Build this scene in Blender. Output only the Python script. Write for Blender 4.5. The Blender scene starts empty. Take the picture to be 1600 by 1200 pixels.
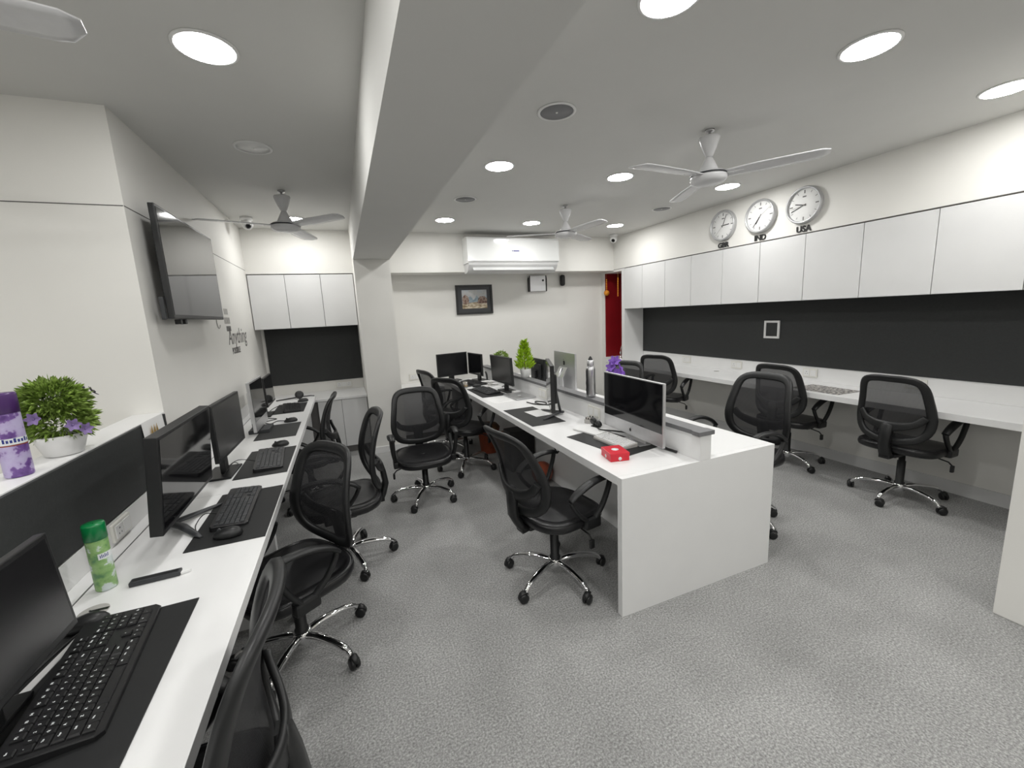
import bpy, bmesh, math, random
from mathutils import Vector, Matrix
random.seed(7)
PI = math.pi
rad = math.radians
S = bpy.context.scene
C = S.collection

# ------------------------------------------------------------------ camera
F_PX, PITCH, ROLL, YAW, CAM_H = 646.6, .1678, -.0496, .3792, 1.5642
fwd = Vector((math.sin(YAW)*math.cos(PITCH), math.cos(YAW)*math.cos(PITCH), -math.sin(PITCH)))
rt0 = Vector((math.cos(YAW), -math.sin(YAW), 0)); up0 = rt0.cross(fwd)
RT = math.cos(ROLL)*rt0 + math.sin(ROLL)*up0
UP = -math.sin(ROLL)*rt0 + math.cos(ROLL)*up0
cd = bpy.data.cameras.new('camera'); cam = bpy.data.objects.new('camera', cd); C.objects.link(cam)
cd.sensor_width = 36; cd.lens = F_PX/1600*36; cd.clip_start = .02; cd.clip_end = 60
cam.matrix_world = Matrix(((RT.x, UP.x, -fwd.x, 0), (RT.y, UP.y, -fwd.y, 0), (RT.z, UP.z, -fwd.z, CAM_H), (0, 0, 0, 1)))
S.camera = cam
# ------------------------------------------------------------------ world / view
w = bpy.data.worlds.new('world'); S.world = w; w.use_nodes = True
w.node_tree.nodes['Background'].inputs[0].default_value = (.6, .62, .65, 1)
w.node_tree.nodes['Background'].inputs[1].default_value = .02
S.view_settings.view_transform = 'Standard'; S.view_settings.look = 'None'
S.view_settings.gamma = 1; S.view_settings.use_curve_mapping = False
S.view_settings.exposure = 0.0
LAMP = 96.0          # radiance of the ceiling downlights

def at(u, v, x=None, y=None, z=None):
    """photo pixel -> point of its sight line on a known plane"""
    d = (u-800)/F_PX*RT - (v-600)/F_PX*UP + fwd
    t = x/d.x if x is not None else y/d.y if y is not None else (z-CAM_H)/d.z
    return Vector((0, 0, CAM_H)) + t*d

# ------------------------------------------------------------------ materials
def mat(name, col, rough=.5, metal=0, noise=0, nscale=40, bump=0, bscale=200, spec=.5, emit=0, coat=0):
    m = bpy.data.materials.new(name); m.use_nodes = True
    nt = m.node_tree; b = nt.nodes['Principled BSDF']
    b.inputs['Base Color'].default_value = (*col, 1); b.inputs['Roughness'].default_value = rough
    b.inputs['Metallic'].default_value = metal; b.inputs['Specular IOR Level'].default_value = spec
    b.inputs['Coat Weight'].default_value = coat
    if emit:
        b.inputs['Emission Color'].default_value = (1, .992, .972, 1); b.inputs['Emission Strength'].default_value = emit
    tc = nt.nodes.new('ShaderNodeTexCoord')
    if noise:
        n = nt.nodes.new('ShaderNodeTexNoise'); n.inputs['Scale'].default_value = nscale; n.inputs['Detail'].default_value = 4
        nt.links.new(tc.outputs['Object'], n.inputs['Vector'])
        r = nt.nodes.new('ShaderNodeMapRange'); r.inputs[1].default_value = .3; r.inputs[2].default_value = .7
        r.inputs[3].default_value = 1-noise; r.inputs[4].default_value = 1+noise
        nt.links.new(n.outputs[0], r.inputs[0])
        x = nt.nodes.new('ShaderNodeVectorMath'); x.operation = 'SCALE'; x.inputs[0].default_value = col
        nt.links.new(r.outputs[0], x.inputs['Scale']); nt.links.new(x.outputs[0], b.inputs['Base Color'])
    if bump:
        n2 = nt.nodes.new('ShaderNodeTexNoise'); n2.inputs['Scale'].default_value = bscale; n2.inputs['Detail'].default_value = 3
        nt.links.new(tc.outputs['Object'], n2.inputs['Vector'])
        bp = nt.nodes.new('ShaderNodeBump'); bp.inputs['Strength'].default_value = bump; bp.inputs['Distance'].default_value = .004
        nt.links.new(n2.outputs[0], bp.inputs['Height']); nt.links.new(bp.outputs[0], b.inputs['Normal'])
    return m
M = dict(
    wall=mat('wall_paint', (.80, .79, .755), .6, noise=.012, nscale=3, bump=.05),
    ceil=mat('ceiling_paint', (.66, .657, .635), .75, noise=.01, nscale=4),
    lam=mat('white_laminate', (.80, .80, .795), .32, noise=.01, nscale=6),
    lam2=mat('cabinet_laminate', (.715, .717, .715), .38, noise=.01, nscale=6),
    gap=mat('seam_dark', (.12, .115, .11), .7),
    board=mat('charcoal_board', (.024, .026, .026), .62, noise=.12, nscale=90, bump=.1),
    cap=mat('grey_cap', (.16, .16, .165), .45, noise=.05),
    plast=mat('black_plastic', (.011, .0115, .012), .42, noise=.05, nscale=60),
    plast2=mat('dark_grey_plastic', (.035, .037, .04), .45, noise=.05, nscale=60),
    leather=mat('black_leather', (.009, .009, .010), .30, noise=.15, nscale=30, bump=.12, bscale=260),
    chrome=mat('chrome', (.82, .82, .83), .07, metal=1),
    steel=mat('brushed_steel', (.55, .55, .56), .28, metal=1, noise=.06, nscale=25),
    alu=mat('aluminium', (.62, .62, .63), .35, metal=.85, noise=.02),
    screen=mat('screen_glass', (.006, .006, .007), .06, spec=.6),
    screen2=mat('matte_screen', (.012, .012, .013), .25, spec=.5),
    rubber=mat('black_mat', (.009, .0095, .010), .6, noise=.1, nscale=200),
    key=mat('key_plastic', (.011, .011, .012), .35),
    keyw=mat('white_key', (.75, .75, .75), .4),
    ink=mat('white_print', (.75, .78, .78), .5),
    white=mat('white_plastic', (.78, .78, .77), .3, noise=.01),
    acw=mat('glossy_white', (.82, .83, .82), .12, coat=.5),
    offw=mat('ivory_switch', (.74, .73, .68), .35, noise=.01),
    fan=mat('fan_enamel', (.66, .66, .67), .25, noise=.02),
    lamp=mat('lamp_diffuser', (.9, .9, .9), .5, emit=LAMP),
    vent=mat('grey_grille', (.22, .22, .23), .6),
    red=mat('red_lacquer', (.24, .008, .012), .4, noise=.08, nscale=6),
    redbox=mat('red_card', (.62, .012, .03), .35, noise=.05),
    green=mat('green_plastic', (.0, .17, .045), .3),
    purple=mat('purple_plastic', (.075, .025, .14), .35),
    leaf=mat('leaf_green', (.23, .34, .065), .55, noise=.6, nscale=35),
    leaf2=mat('leaf_lime', (.34, .52, .02), .5, noise=.4, nscale=40),
    petal=mat('petal_violet', (.23, .16, .36), .6, noise=.35, nscale=50),
    petal2=mat('petal_purple', (.16, .06, .38), .6, noise=.4, nscale=50),
    soil=mat('soil', (.05, .03, .02), .9),
    paper=mat('paper', (.80, .80, .79), .7, noise=.02, nscale=20),
    orange=mat('garland_orange', (.75, .28, .02), .6, noise=.2),
    gold=mat('gold', (.55, .36, .1), .4, metal=.6),
    wood=mat('brown_wood', (.16, .075, .03), .55, noise=.25, nscale=15),
    terr=mat('rust_red', (.28, .06, .025), .45, noise=.2),
    print_=mat('black_print', (.02, .02, .02), .6),
    greyp=mat('grey_print', (.17, .165, .16), .7),
    fade=mat('faded_print', (.42, .41, .39), .7),
    bezel=mat('silver_bezel', (.50, .505, .51), .28, metal=.35),
    fade2=mat('grey_flap', (.55, .555, .55), .5),
    blue=mat('blue_print', (.02, .03, .22), .5),
    glass=mat('tumbler_glass', (.85, .8, .75), .05),
    cable=mat('cable_black', (.012, .012, .012), .5),
    cablew=mat('cable_white', (.7, .7, .7), .5),
)
g = M['glass'].node_tree.nodes['Principled BSDF']; g.inputs['Transmission Weight'].default_value = .95

def carpet():
    m = bpy.data.materials.new('grey_carpet'); m.use_nodes = True; nt = m.node_tree; b = nt.nodes['Principled BSDF']
    L = nt.links.new; tc = nt.nodes.new('ShaderNodeTexCoord')
    def noise(sc, det, rough=.6):
        n = nt.nodes.new('ShaderNodeTexNoise'); n.inputs['Scale'].default_value = sc; n.inputs['Detail'].default_value = det
        n.inputs['Roughness'].default_value = rough; L(tc.outputs['Object'], n.inputs['Vector']); return n
    a = noise(120, 3, .7); r = nt.nodes.new('ShaderNodeValToRGB')
    e = r.color_ramp.elements; e[0].position = .30; e[0].color = (.17, .17, .169, 1); e[1].position = .72; e[1].color = (.54, .54, .53, 1)
    mid = e.new(.5); mid.color = (.32, .32, .314, 1)
    L(a.outputs[0], r.inputs[0])
    p = noise(1.6, 3); mr = nt.nodes.new('ShaderNodeMapRange'); mr.inputs[1].default_value = .3; mr.inputs[2].default_value = .7
    mr.inputs[3].default_value = .86; mr.inputs[4].default_value = 1.12; L(p.outputs[0], mr.inputs[0])
    x = nt.nodes.new('ShaderNodeVectorMath'); x.operation = 'SCALE'; L(r.outputs[0], x.inputs[0]); L(mr.outputs[0], x.inputs['Scale'])
    L(x.outputs[0], b.inputs['Base Color']); b.inputs['Roughness'].default_value = .95; b.inputs['Specular IOR Level'].default_value = .15
    bp = nt.nodes.new('ShaderNodeBump'); bp.inputs['Strength'].default_value = .5; bp.inputs['Distance'].default_value = .004
    f = noise(190, 2); L(f.outputs[0], bp.inputs['Height']); L(bp.outputs[0], b.inputs['Normal'])
    return m
M['carpet'] = carpet()

def mesh_fabric():
    m = bpy.data.materials.new('chair_mesh_fabric'); m.use_nodes = True; nt = m.node_tree; b = nt.nodes['Principled BSDF']
    b.inputs['Base Color'].default_value = (.014, .014, .016, 1); b.inputs['Roughness'].default_value = .7
    t = nt.nodes.new('ShaderNodeBsdfTransparent'); mx = nt.nodes.new('ShaderNodeMixShader')
    tc = nt.nodes.new('ShaderNodeTexCoord'); wv = nt.nodes.new('ShaderNodeTexWave'); wv.bands_direction = 'Z'
    wv.inputs['Scale'].default_value = 60; wv.inputs['Distortion'].default_value = .4
    nt.links.new(tc.outputs['Object'], wv.inputs['Vector'])
    mr = nt.nodes.new('ShaderNodeMapRange'); mr.inputs[3].default_value = .76; mr.inputs[4].default_value = .88
    nt.links.new(wv.outputs[1], mr.inputs[0]); nt.links.new(mr.outputs[0], mx.inputs[0])
    nt.links.new(t.outputs[0], mx.inputs[1]); nt.links.new(b.outputs[0], mx.inputs[2])
    nt.links.new(mx.outputs[0], nt.nodes['Material Output'].inputs[0])
    return m
M['mesh'] = mesh_fabric()

def patch_mat(name, cols, scale, rough=.4, vscale=(1, 1, 1), kind='voronoi'):
    """flat print: coloured blotches on a label / picture / place mat"""
    m = bpy.data.materials.new(name); m.use_nodes = True; nt = m.node_tree; b = nt.nodes['Principled BSDF']
    tc = nt.nodes.new('ShaderNodeTexCoord'); mp = nt.nodes.new('ShaderNodeMapping'); mp.inputs['Scale'].default_value = vscale
    nt.links.new(tc.outputs['Object'], mp.inputs[0])
    n = nt.nodes.new('ShaderNodeTexNoise'); n.inputs['Scale'].default_value = scale; n.inputs['Detail'].default_value = 5
    nt.links.new(mp.outputs[0], n.inputs['Vector'])
    r = nt.nodes.new('ShaderNodeValToRGB'); e = r.color_ramp.elements
    e[0].position = cols[0][0]; e[0].color = (*cols[0][1], 1); e[1].position = cols[-1][0]; e[1].color = (*cols[-1][1], 1)
    for p, c in cols[1:-1]: k = e.new(p); k.color = (*c, 1)
    nt.links.new(n.outputs[0], r.inputs[0]); nt.links.new(r.outputs[0], b.inputs['Base Color']); b.inputs['Roughness'].default_value = rough
    return m
M['lav'] = patch_mat('lavender_label', [(.40, (.50, .44, .66)), (.50, (.46, .38, .62)), (.54, (.18, .09, .32)), (.66, (.10, .04, .2))], 26)
M['jas'] = patch_mat('green_label', [(.36, (.10, .24, .10)), (.46, (.24, .42, .14)), (.54, (.30, .48, .20)), (.57, (.62, .70, .66)), (.7, (.66, .72, .74))], 24)
M['placemat'] = patch_mat('patterned_placemat', [(.40, (.07, .06, .06)), (.48, (.10, .09, .085)), (.52, (.48, .46, .43)), (.66, (.60, .57, .53))], 45)
M['shade_cloth'] = patch_mat('paper_stack', [(.40, (.45, .44, .43)), (.5, (.7, .69, .68)), (.6, (.78, .78, .77))], 30, .7)

# ------------------------------------------------------------------ mesh helpers
class MB:
    def __init__(s): s.bm = bmesh.new(); s.mi = 0; s.mats = []
    def use(s, m):
        if m not in s.mats: s.mats.append(m)
        s.mi = s.mats.index(m); return s
    def _f(s, vs, smooth=False):
        try: f = s.bm.faces.new(vs)
        except ValueError: return
        f.material_index = s.mi; f.smooth = smooth
    def box(s, x0, x1, y0, y1, z0, z1, bev=0, T=None):
        b2 = bmesh.new(); r = bmesh.ops.create_cube(b2, size=1)
        for v in b2.verts: v.co = Vector((x0+(v.co.x+.5)*(x1-x0), y0+(v.co.y+.5)*(y1-y0), z0+(v.co.z+.5)*(z1-z0)))
        if bev: bmesh.ops.bevel(b2, geom=b2.edges[:], offset=bev, segments=2, affect='EDGES', profile=.6)
        s.merge(b2, T); return s
    def merge(s, b2, T=None, smooth=False):
        mp = {}
        for v in b2.verts: mp[v] = s.bm.verts.new(T @ v.co if T else v.co)
        for f in b2.faces: s._f([mp[v] for v in f.verts], smooth)
        b2.free()
    def ring_loft(s, rings, closed=True, caps=True, smooth=True):
        R = [[s.bm.verts.new(p) for p in r] for r in rings]; n = len(R[0])
        for a, b in zip(R, R[1:]):
            for i in range(n if closed else n-1):
                j = (i+1) % n; s._f([a[i], a[j], b[j], b[i]], smooth)
        if caps and closed:
            s._f(R[0][::-1]); s._f(R[-1])
        return s
    def lathe(s, prof, seg=24, c=(0, 0, 0), T=None, caps=True, smooth=True):
        c = Vector(c); rings = []
        for r, z in prof:
            ring = [Vector((r*math.cos(2*PI*i/seg), r*math.sin(2*PI*i/seg), z))+c for i in range(seg)]
            rings.append([T @ p for p in ring] if T else ring)
        return s.ring_loft(rings, caps=caps, smooth=smooth)
    def cyl(s, p0, p1, r0, r1=None, seg=14, smooth=True):
        p0, p1 = Vector(p0), Vector(p1); r1 = r0 if r1 is None else r1
        d = (p1-p0).normalized(); a = d.orthogonal().normalized(); b = d.cross(a)
        mk = lambda p, r: [p+a*(r*math.cos(2*PI*i/seg))+b*(r*math.sin(2*PI*i/seg)) for i in range(seg)]
        return s.ring_loft([mk(p0, r0), mk(p1, r1)], smooth=smooth)
    def tube(s, pts, rs, seg=8, flat=1, upv=(0, 0, 1), closed=False, smooth=True):
        """sweep an ellipse (r across, r*flat along upv) along pts"""
        pts = [Vector(p) for p in pts]; n = len(pts)
        if not isinstance(rs, (list, tuple)): rs = [rs]*n
        upv = Vector(upv); rings = []
        for i, p in enumerate(pts):
            if closed: d = pts[(i+1) % n]-pts[i-1]
            else: d = pts[min(i+1, n-1)]-pts[max(i-1, 0)]
            d.normalize(); a = d.cross(upv)
            if a.length < 1e-4: a = d.orthogonal()
            a.normalize(); b = a.cross(d)
            rings.append([p+a*(rs[i]*math.cos(2*PI*k/seg+PI/seg))+b*(rs[i]*flat*math.sin(2*PI*k/seg+PI/seg)) for k in range(seg)])
        if closed: rings.append(rings[0][:]); return s.ring_loft(rings, caps=False, smooth=smooth)
        return s.ring_loft(rings, smooth=smooth)
    def prism(s, poly, axis, a, b, smooth=False):
        """extrude a 2D polygon along axis ('x','y','z') from a to b; poly in the other two axes, in order"""
        def P(u, v, t): return {'x': (t, u, v), 'y': (u, t, v), 'z': (u, v, t)}[axis]
        return s.ring_loft([[Vector(P(u, v, a)) for u, v in poly], [Vector(P(u, v, b)) for u, v in poly]], smooth=smooth)
    def sheet(s, rows, smooth=True):
        V = [[s.bm.verts.new(p) for p in r] for r in rows]
        for a, b in zip(V, V[1:]):
            for i in range(len(a)-1): s._f([a[i], a[i+1], b[i+1], b[i]], smooth)
        return s
    def mesh(s, name, m):
        bmesh.ops.remove_doubles(s.bm, verts=s.bm.verts, dist=1e-5)
        bmesh.ops.recalc_face_normals(s.bm, faces=s.bm.faces)
        me = bpy.data.meshes.new(name); s.bm.to_mesh(me); s.bm.free()
        for k in (s.mats or [m]): me.materials.append(M[k])
        return me
    def build(s, name, m='white', parent=None, loc=(0, 0, 0), rot=(0, 0, 0)):
        o = bpy.data.objects.new(name, s.mesh(name, m)); C.objects.link(o)
        o.location = loc; o.rotation_euler = rot; o.parent = parent
        return o
def link(name, me, parent=None, loc=(0, 0, 0), rot=(0, 0, 0)):
    o = bpy.data.objects.new(name, me); C.objects.link(o); o.location = loc; o.rotation_euler = rot; o.parent = parent; return o
def tag(o, label, cat, group=None):
    o['label'] = label; o['category'] = cat
    if group: o['group'] = group
    return o
def thing(name, label, cat, loc=(0, 0, 0), rz=0, group=None):
    o = bpy.data.objects.new(name, None); C.objects.link(o); o.location = loc; o.rotation_euler = (0, 0, rz); o.empty_display_size = .1
    return tag(o, label, cat, group)
def struct(o): o['kind'] = 'structure'; return o
def sbox(name, m, *a, parent=None, bev=0):
    o = MB().box(*a, bev=bev).build(name, m, parent)
    return struct(o) if parent is None else o
def copy_tree(o, parent=None):
    c = o.copy(); C.objects.link(c); c.parent = parent
    for ch in list(o.children): copy_tree(ch, c)
    return c
def catmull(pts, n=6, closed=False):
    pts = [Vector(p) for p in pts]; out = []; N = len(pts)
    rng = range(N) if closed else range(N-1)
    for i in rng:
        g_ = (lambda k: pts[k % N]) if closed else (lambda k: pts[max(0, min(N-1, k))])
        p0, p1, p2, p3 = g_(i-1), g_(i), g_(i+1), g_(i+2)
        for k in range(n):
            t = k/n
            out.append(.5*((2*p1)+(p2-p0)*t+(2*p0-5*p1+4*p2-p3)*t*t+(3*p1-p0-3*p2+p3)*t**3))
    if not closed: out.append(pts[-1])
    return out
def text_mesh(body, size, m, extrude=.001, res=3, shear=0, align='CENTER', bold=0):
    cu = bpy.data.curves.new('t', 'FONT'); cu.body = body; cu.size = size; cu.extrude = extrude; cu.resolution_u = res
    cu.align_x = align; cu.align_y = 'CENTER'; cu.shear = shear; cu.offset = bold
    o = bpy.data.objects.new('t', cu); C.objects.link(o)
    dg = bpy.context.evaluated_depsgraph_get(); me = bpy.data.meshes.new_from_object(o.evaluated_get(dg))
    bpy.data.objects.remove(o); bpy.data.curves.remove(cu)
    me.materials.clear(); me.materials.append(M[m]); return me

# ------------------------------------------------------------------ the room
ZC = 2.63; XW = -.927; YA = 2.70; XR = 4.32; XRC = 3.962; YB = 5.82; YBL = 5.90; YBH = 5.485; XP0, XP1, YP = .192, .582, 5.03
ZBM = 2.243; YREAR = -3.0; XFAR = -3.2
sbox('floor', 'carpet', XFAR, XR+.3, YREAR, 6.1, -.06, 0)
sbox('ceiling', 'ceil', XFAR, XR+.3, YREAR, 6.1, ZC, ZC+.08)
wl = sbox('wall_left', 'wall', XW-.25, XW, YA, 6.05, 0, ZC)
wa = sbox('wall_alcove', 'wall', XFAR, XW-.25, YA, YA+.2, 0, ZC)
for i, (a, b, c_, d) in enumerate([(XW-1.9, XW-.002, YA-.0015, YA-.0005)]):
    sbox('panel_joint', 'gap', a, b, c_, d, 2.1775, 2.182, parent=wa)
sbox('panel_joint', 'gap', XW+.0003, XW+.0012, YA, YBH, 2.1775, 2.182, parent=wl)
sbox('wall_back', 'wall', XP1-.05, XRC, YB, YB+.2, 0, ZC)
sbox('wall_back_alcove', 'wall', XW, XP0+.05, YBL, YBL+.15, 0, ZC)
sbox('wall_right', 'wall', XR, XR+.2, YREAR, 6.0, 0, ZC)
sbox('wall_right_end', 'wall', 2.806, XR, YREAR, .82, 0, ZC, bev=.006)
sbox('wall_rear', 'wall', XFAR, 2.81, YREAR-.15, YREAR, 0, ZC)
sbox('wall_far_left', 'wall', XFAR-.15, XFAR, YREAR, YA, 0, ZC)
# bulkheads
sbox('bulkhead_back', 'wall', XP1, XRC, YBH, YB, 2.141, ZC)
sbox('bulkhead_alcove', 'wall', XW, XP0, YBH, YBL, 2.141, ZC)
sbox('bulkhead_right', 'wall', XRC, XR, .82, YB, 2.156, ZC)
sbox('trim_1', 'gap', XRC-.0012, XRC+.002, .82, YBH, 2.150, 2.156)
# pillar, beam
sbox('pillar', 'wall', XP0, XP1, YP, YB+.05, 0, ZC)
sbox('beam', 'ceil', XP0, XP1, YREAR, YP, ZBM, ZC)
sbox('baseboard_pillar', 'lam', XP0-.008, XP1+.008, YP-.012, YP, 0, .075)
sbox('baseboard_right', 'lam2', XR-.012, XR, .82, 5.2, 0, .10)
sbox('baseboard_back', 'lam2', 1.2, XRC, YB-.012, YB, 0, .09)
# half wall with ledge on the left
hw = sbox('wall_half', 'wall', -1.05, XW-.001, YREAR, YA, 0, 1.118)
sbox('trim_2', 'lam', -1.06, XW+.002, YREAR, YA-.001, 1.118, 1.14)

# shrine niche at the back right
nm = MB().use('wall').box(XRC, XR, 5.73, YB, 0, 2.156).box(XRC, XR, 5.29, 5.73, 0, .785).box(XRC, XR, 5.29, 5.73, 2.118, 2.156)
nm.use('red').box(XRC+.30, XR, 5.29, 5.73, .785, 2.118).box(XRC+.01, XRC+.30, 5.722, 5.7301, .785, 2.118).box(XRC+.01, XRC+.30, 5.29, 5.298, .785, 2.118)
nm.use('lam').box(XRC-.006, XRC+.29, 5.27, 5.745, .770, .790)
struct(nm.build('wall_niche'))
sbox('wall_niche_side', 'lam', XRC, XR, 5.222, 5.2895, 0, 2.15)
o = MB().use('white').box(XRC-.02, XRC-.001, 5.31, 5.70, .12, .74).use('gap').box(XRC-.0215, XRC-.0195, 5.33, 5.68, .70, .703).build('niche_door', 'white')
tag(o, 'small white low cupboard door below the red niche', 'cupboard')

# ------------------------------------------------------------------ wall cabinets
def cabinet(x0, x1, y0, y1, z0, z1, face, label, group):
    """face 'y-' : door faces -y;  'x-' : door faces -x"""
    t = thing('wall_cabinet', label, 'cabinet', ((x0+x1)/2, (y0+y1)/2, z0), 0, group)
    cx, cy = t.location.x, t.location.y
    if face == 'y-':
        b = (x0, x1, y0+.02, y1, z0+.004, z1); d = (x0+.0025, x1-.0025, y0, y0+.0195, z0, z1-.004)
    else:
        b = (x0+.02, x1, y0, y1, z0+.004, z1); d = (x0, x0+.0195, y0+.0025, y1-.0025, z0, z1-.004)
    f = lambda q: (q[0]-cx, q[1]-cx, q[2]-cy, q[3]-cy, q[4]-z0, q[5]-z0)
    MB().box(*f(b)).build('body', 'gap', t); MB().box(*f(d), bev=.0015).build('door', 'lam2', t)
    return t
xs = [XW+.006, -.552, -.178, XP0-.004]
for i in range(3):
    cabinet(xs[i], xs[i+1], YBH, YBL-.002, 1.524, 2.134, 'y-', ['white wall cabinet in the alcove nearest the left wall', 'middle one of the three white alcove wall cabinets', 'white alcove wall cabinet right beside the pillar'][i], 'wall cabinets in the alcove')
ys = [5.222, 4.828, 4.38, 3.94, 3.492, 3.047, 2.603, 2.147, 1.69, 1.245, .822]
ords = ['first', 'second', 'third', 'fourth', 'fifth', 'sixth', 'seventh', 'eighth', 'ninth', 'tenth']
for i in range(10):
    lb = '%s white cabinet from the red niche in the row under the clocks' % ords[i]
    cabinet(XRC, XR-.002, ys[i+1], ys[i], 1.556, 2.149, 'x-', lb, 'wall cabinets along the right wall')

# charcoal boards + white strips
def onebox(name, label, cat, m, *a, bev=0, group=None):
    cx, cy, cz = (a[0]+a[1])/2, (a[2]+a[3])/2, a[4]
    o = MB().box(a[0]-cx, a[1]-cx, a[2]-cy, a[3]-cy, a[4]-cz, a[5]-cz, bev=bev).build(name, m, loc=(cx, cy, cz))
    return tag(o, label, cat, group)
onebox('pin_board', 'long charcoal board on the right wall under the white cabinets', 'board', 'board', XR-.012, XR-.0005, .823, 5.221, .897, 1.553)
onebox('pin_board', 'charcoal board on the alcove wall under three cabinets', 'board', 'board', XW+.035, XP0-.002, YBL-.012, YBL-.0005, .815, 1.52)
onebox('pin_board', 'charcoal board along the low wall behind the nearest left monitors', 'board', 'board', XW, XW+.014, YREAR+.1, YA-.03, .845, 1.136, bev=.002)

# ------------------------------------------------------------------ desks
D = .75
def desk_left(y0, y1, label):
    cx, cy = (XW+-.365)/2, (y0+y1)/2
    t = thing('desk', label, 'desk', (cx, cy, 0), 0, 'white desks along the left wall')
    X0, X1, a, b = XW+.016-cx, -.365-cx, y0-cy+.001, y1-cy-.001
    MB().box(X0+.058, X1, a, b, .712, D, bev=.0015).build('tabletop', 'lam', t)
    MB().box(X0+.001, X0+.052, a, b, .712, D).build('cable_cover', 'lam', t)
    MB().box(X0+.0525, X0+.0575, a, b, .712, D-.003).build('cable_slot', 'print_', t)
    MB().box(X0-.0005, X0+.002, a, b, D+.001, .843).build('back_strip', 'lam', t)
    for yy in (a+.002, b-.022): MB().box(X0+.02, X1-.08, yy, yy+.02, 0, .711).build('leg_panel', 'lam', t)
    MB().box(X0+.03, X0+.045, a+.03, b-.03, .25, .711).build('modesty_panel', 'plast2', t)
    return t
desk_left(-1.2, 2.36, 'white desk along the left wall nearest the camera')
desk_left(2.36, 5.24, 'white desk along the left wall reaching the alcove counter')
# alcove counter and back counter (low cupboards)
def counter(x0, x1, y0, y1, ztop, splits, label):
    cx, cy = (x0+x1)/2, (y0+y1)/2
    t = thing('low_cupboard', label, 'cupboard', (cx, cy, 0))
    MB().box(x0-cx, x1-cx, y0-cy, y1-cy, ztop-.025, ztop, bev=.001).build('top', 'lam', t)
    MB().box(x0-cx, x1-cx, y0-cy+.035, y1-cy, .0, ztop-.026).build('body', 'gap', t)
    for a, b in zip(splits, splits[1:]):
        MB().box(a-cx+.002, b-cx-.002, y0-cy+.014, y0-cy+.034, .08, ztop-.03, bev=.001).build('door', 'lam2', t)
    return t
counter(XW+.002, XP0-.003, 5.245, YBL-.002, .686, [-.36, -.10, XP0-.006], 'low grey cupboard under the alcove board beside the pillar')
counter(XP1+.003, 1.168, 5.32, YB-.002, .678, [XP1+.006, .86, 1.16], 'low cupboard against the back wall right of the pillar')

# island
XI0, XI1, YI, YIF, XD0, XD1 = 1.172, 2.240, 1.570, 5.25, 1.670, 1.746
t = thing('island_desk', 'long white double-sided island desk in the middle of the room', 'desk', ((XI0+XI1)/2, (YI+YIF)/2, 0))
ox, oy = t.location.x, t.location.y
def ib(name, m, x0, x1, y0, y1, z0, z1, bev=0, par=None): return MB().box(x0-ox, x1-ox, y0-oy, y1-oy, z0, z1, bev=bev).build(name, m, par or t)
ib('end_panel', 'lam', XI0, XI1, YI, YI+.036, 0, D-.0005, .0012)
ib('tabletop', 'lam', XI0, XD0, YI+.0365, YIF, .705, D, .0012)
ib('tabletop', 'lam', XD1, XI1, YI+.0365, YIF, .705, D, .0012)
ib('centre_panel', 'lam', XD0+.012, XD1-.012, YI+.04, YIF-.01, .0, .74)
for yy in (5.2,): ib('leg_panel', 'lam', XI0+.06, XI1-.06, yy, yy+.03, 0, .704)
dv = ib('divider', 'lam', XD0, XD1, YI, YIF, D, .885, .001)
n_ = MB()
poly = [(XD0-.006, YI+.055), (XD0-.016, YI+.04), (XD0-.016, YI-.006), (XD1+.016, YI-.006), (XD1+.016, YI+.04), (XD1+.006, YI+.055), (XD1+.006, YIF), (XD0-.006, YIF)]
n_.prism([(a-ox, b-oy) for a, b in poly], 'z', .8855, .908); n_.build('divider_cap', 'cap', dv)
for yy in (1.93, 2.56, 3.42, 4.35):
    p = ib('socket_plate', 'offw', XD0-.010, XD0, yy-.075, yy+.075, .775, .858, .003, dv)
    for k in (-1, 1): MB().box(XD0-.013-ox, XD0-.0095-ox, yy+k*.034-.026-oy, yy+k*.034+.026-oy, .79, .843, bev=.001).build('socket', 'white', dv)

# right desk
t = thing('desk', 'long white wall desk below the charcoal board on the right', 'desk', (4.04, 3.0, 0))
MB().box(3.765-4.04, XR-.001-4.04, .822-3, 5.22-3, .703, D, bev=.0015).build('tabletop', 'lam', t)
MB().box(XR-.004-4.04, XR-.0006-4.04, .822-3, 5.22-3, D+.001, .897).build('back_strip', 'lam', t)

# wall sockets
def socket(loc, rz, label, n=2, w_=.14, h_=.085):
    t = thing('wall_socket', label, 'socket', loc, rz, 'wall sockets')
    MB().box(0, .011, -w_/2, w_/2, -h_/2, h_/2, bev=.003).build('plate', 'offw', t)
    for k in range(n):
        yy = (k-(n-1)/2)*w_/(n+.3); q = MB().box(.0105, .0145, yy-w_/(2*n+1.2), yy+w_/(2*n+1.2), -h_*.36, h_*.36, bev=.001).build('insert', 'white', t)
        if k % 2 == 0:
            MB().box(.0142, .0152, yy-.004, yy+.004, .008, .014).box(.0142, .0152, yy-.012, yy-.007, -.012, -.006).box(.0142, .0152, yy+.007, yy+.012, -.012, -.006).build('pin_holes', 'vent', q)
    return t
for (y, lb) in [(4.327, 'white socket plate above the right desk farthest from camera'), (3.546, 'white socket plate above the right desk below the small frame'), (2.70, 'white socket plate above the patterned place mat'), (1.861, 'white socket plate behind the nearest right-hand chair')]:
    socket((XR-.005, y, .832), PI, lb)
socket((-.055, YBL-.0005, .752), -PI/2, 'wide ivory switch plate under the alcove board', 3, .20, .08)
socket((.90, YB-.0005, .765), -PI/2, 'wide ivory switch plate on the back wall near the pillar', 3, .22, .085)
socket((XW+.0175, 2.03, .80), 0, 'white socket box on the low wall behind the second monitor', 2, .14, .07)

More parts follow.
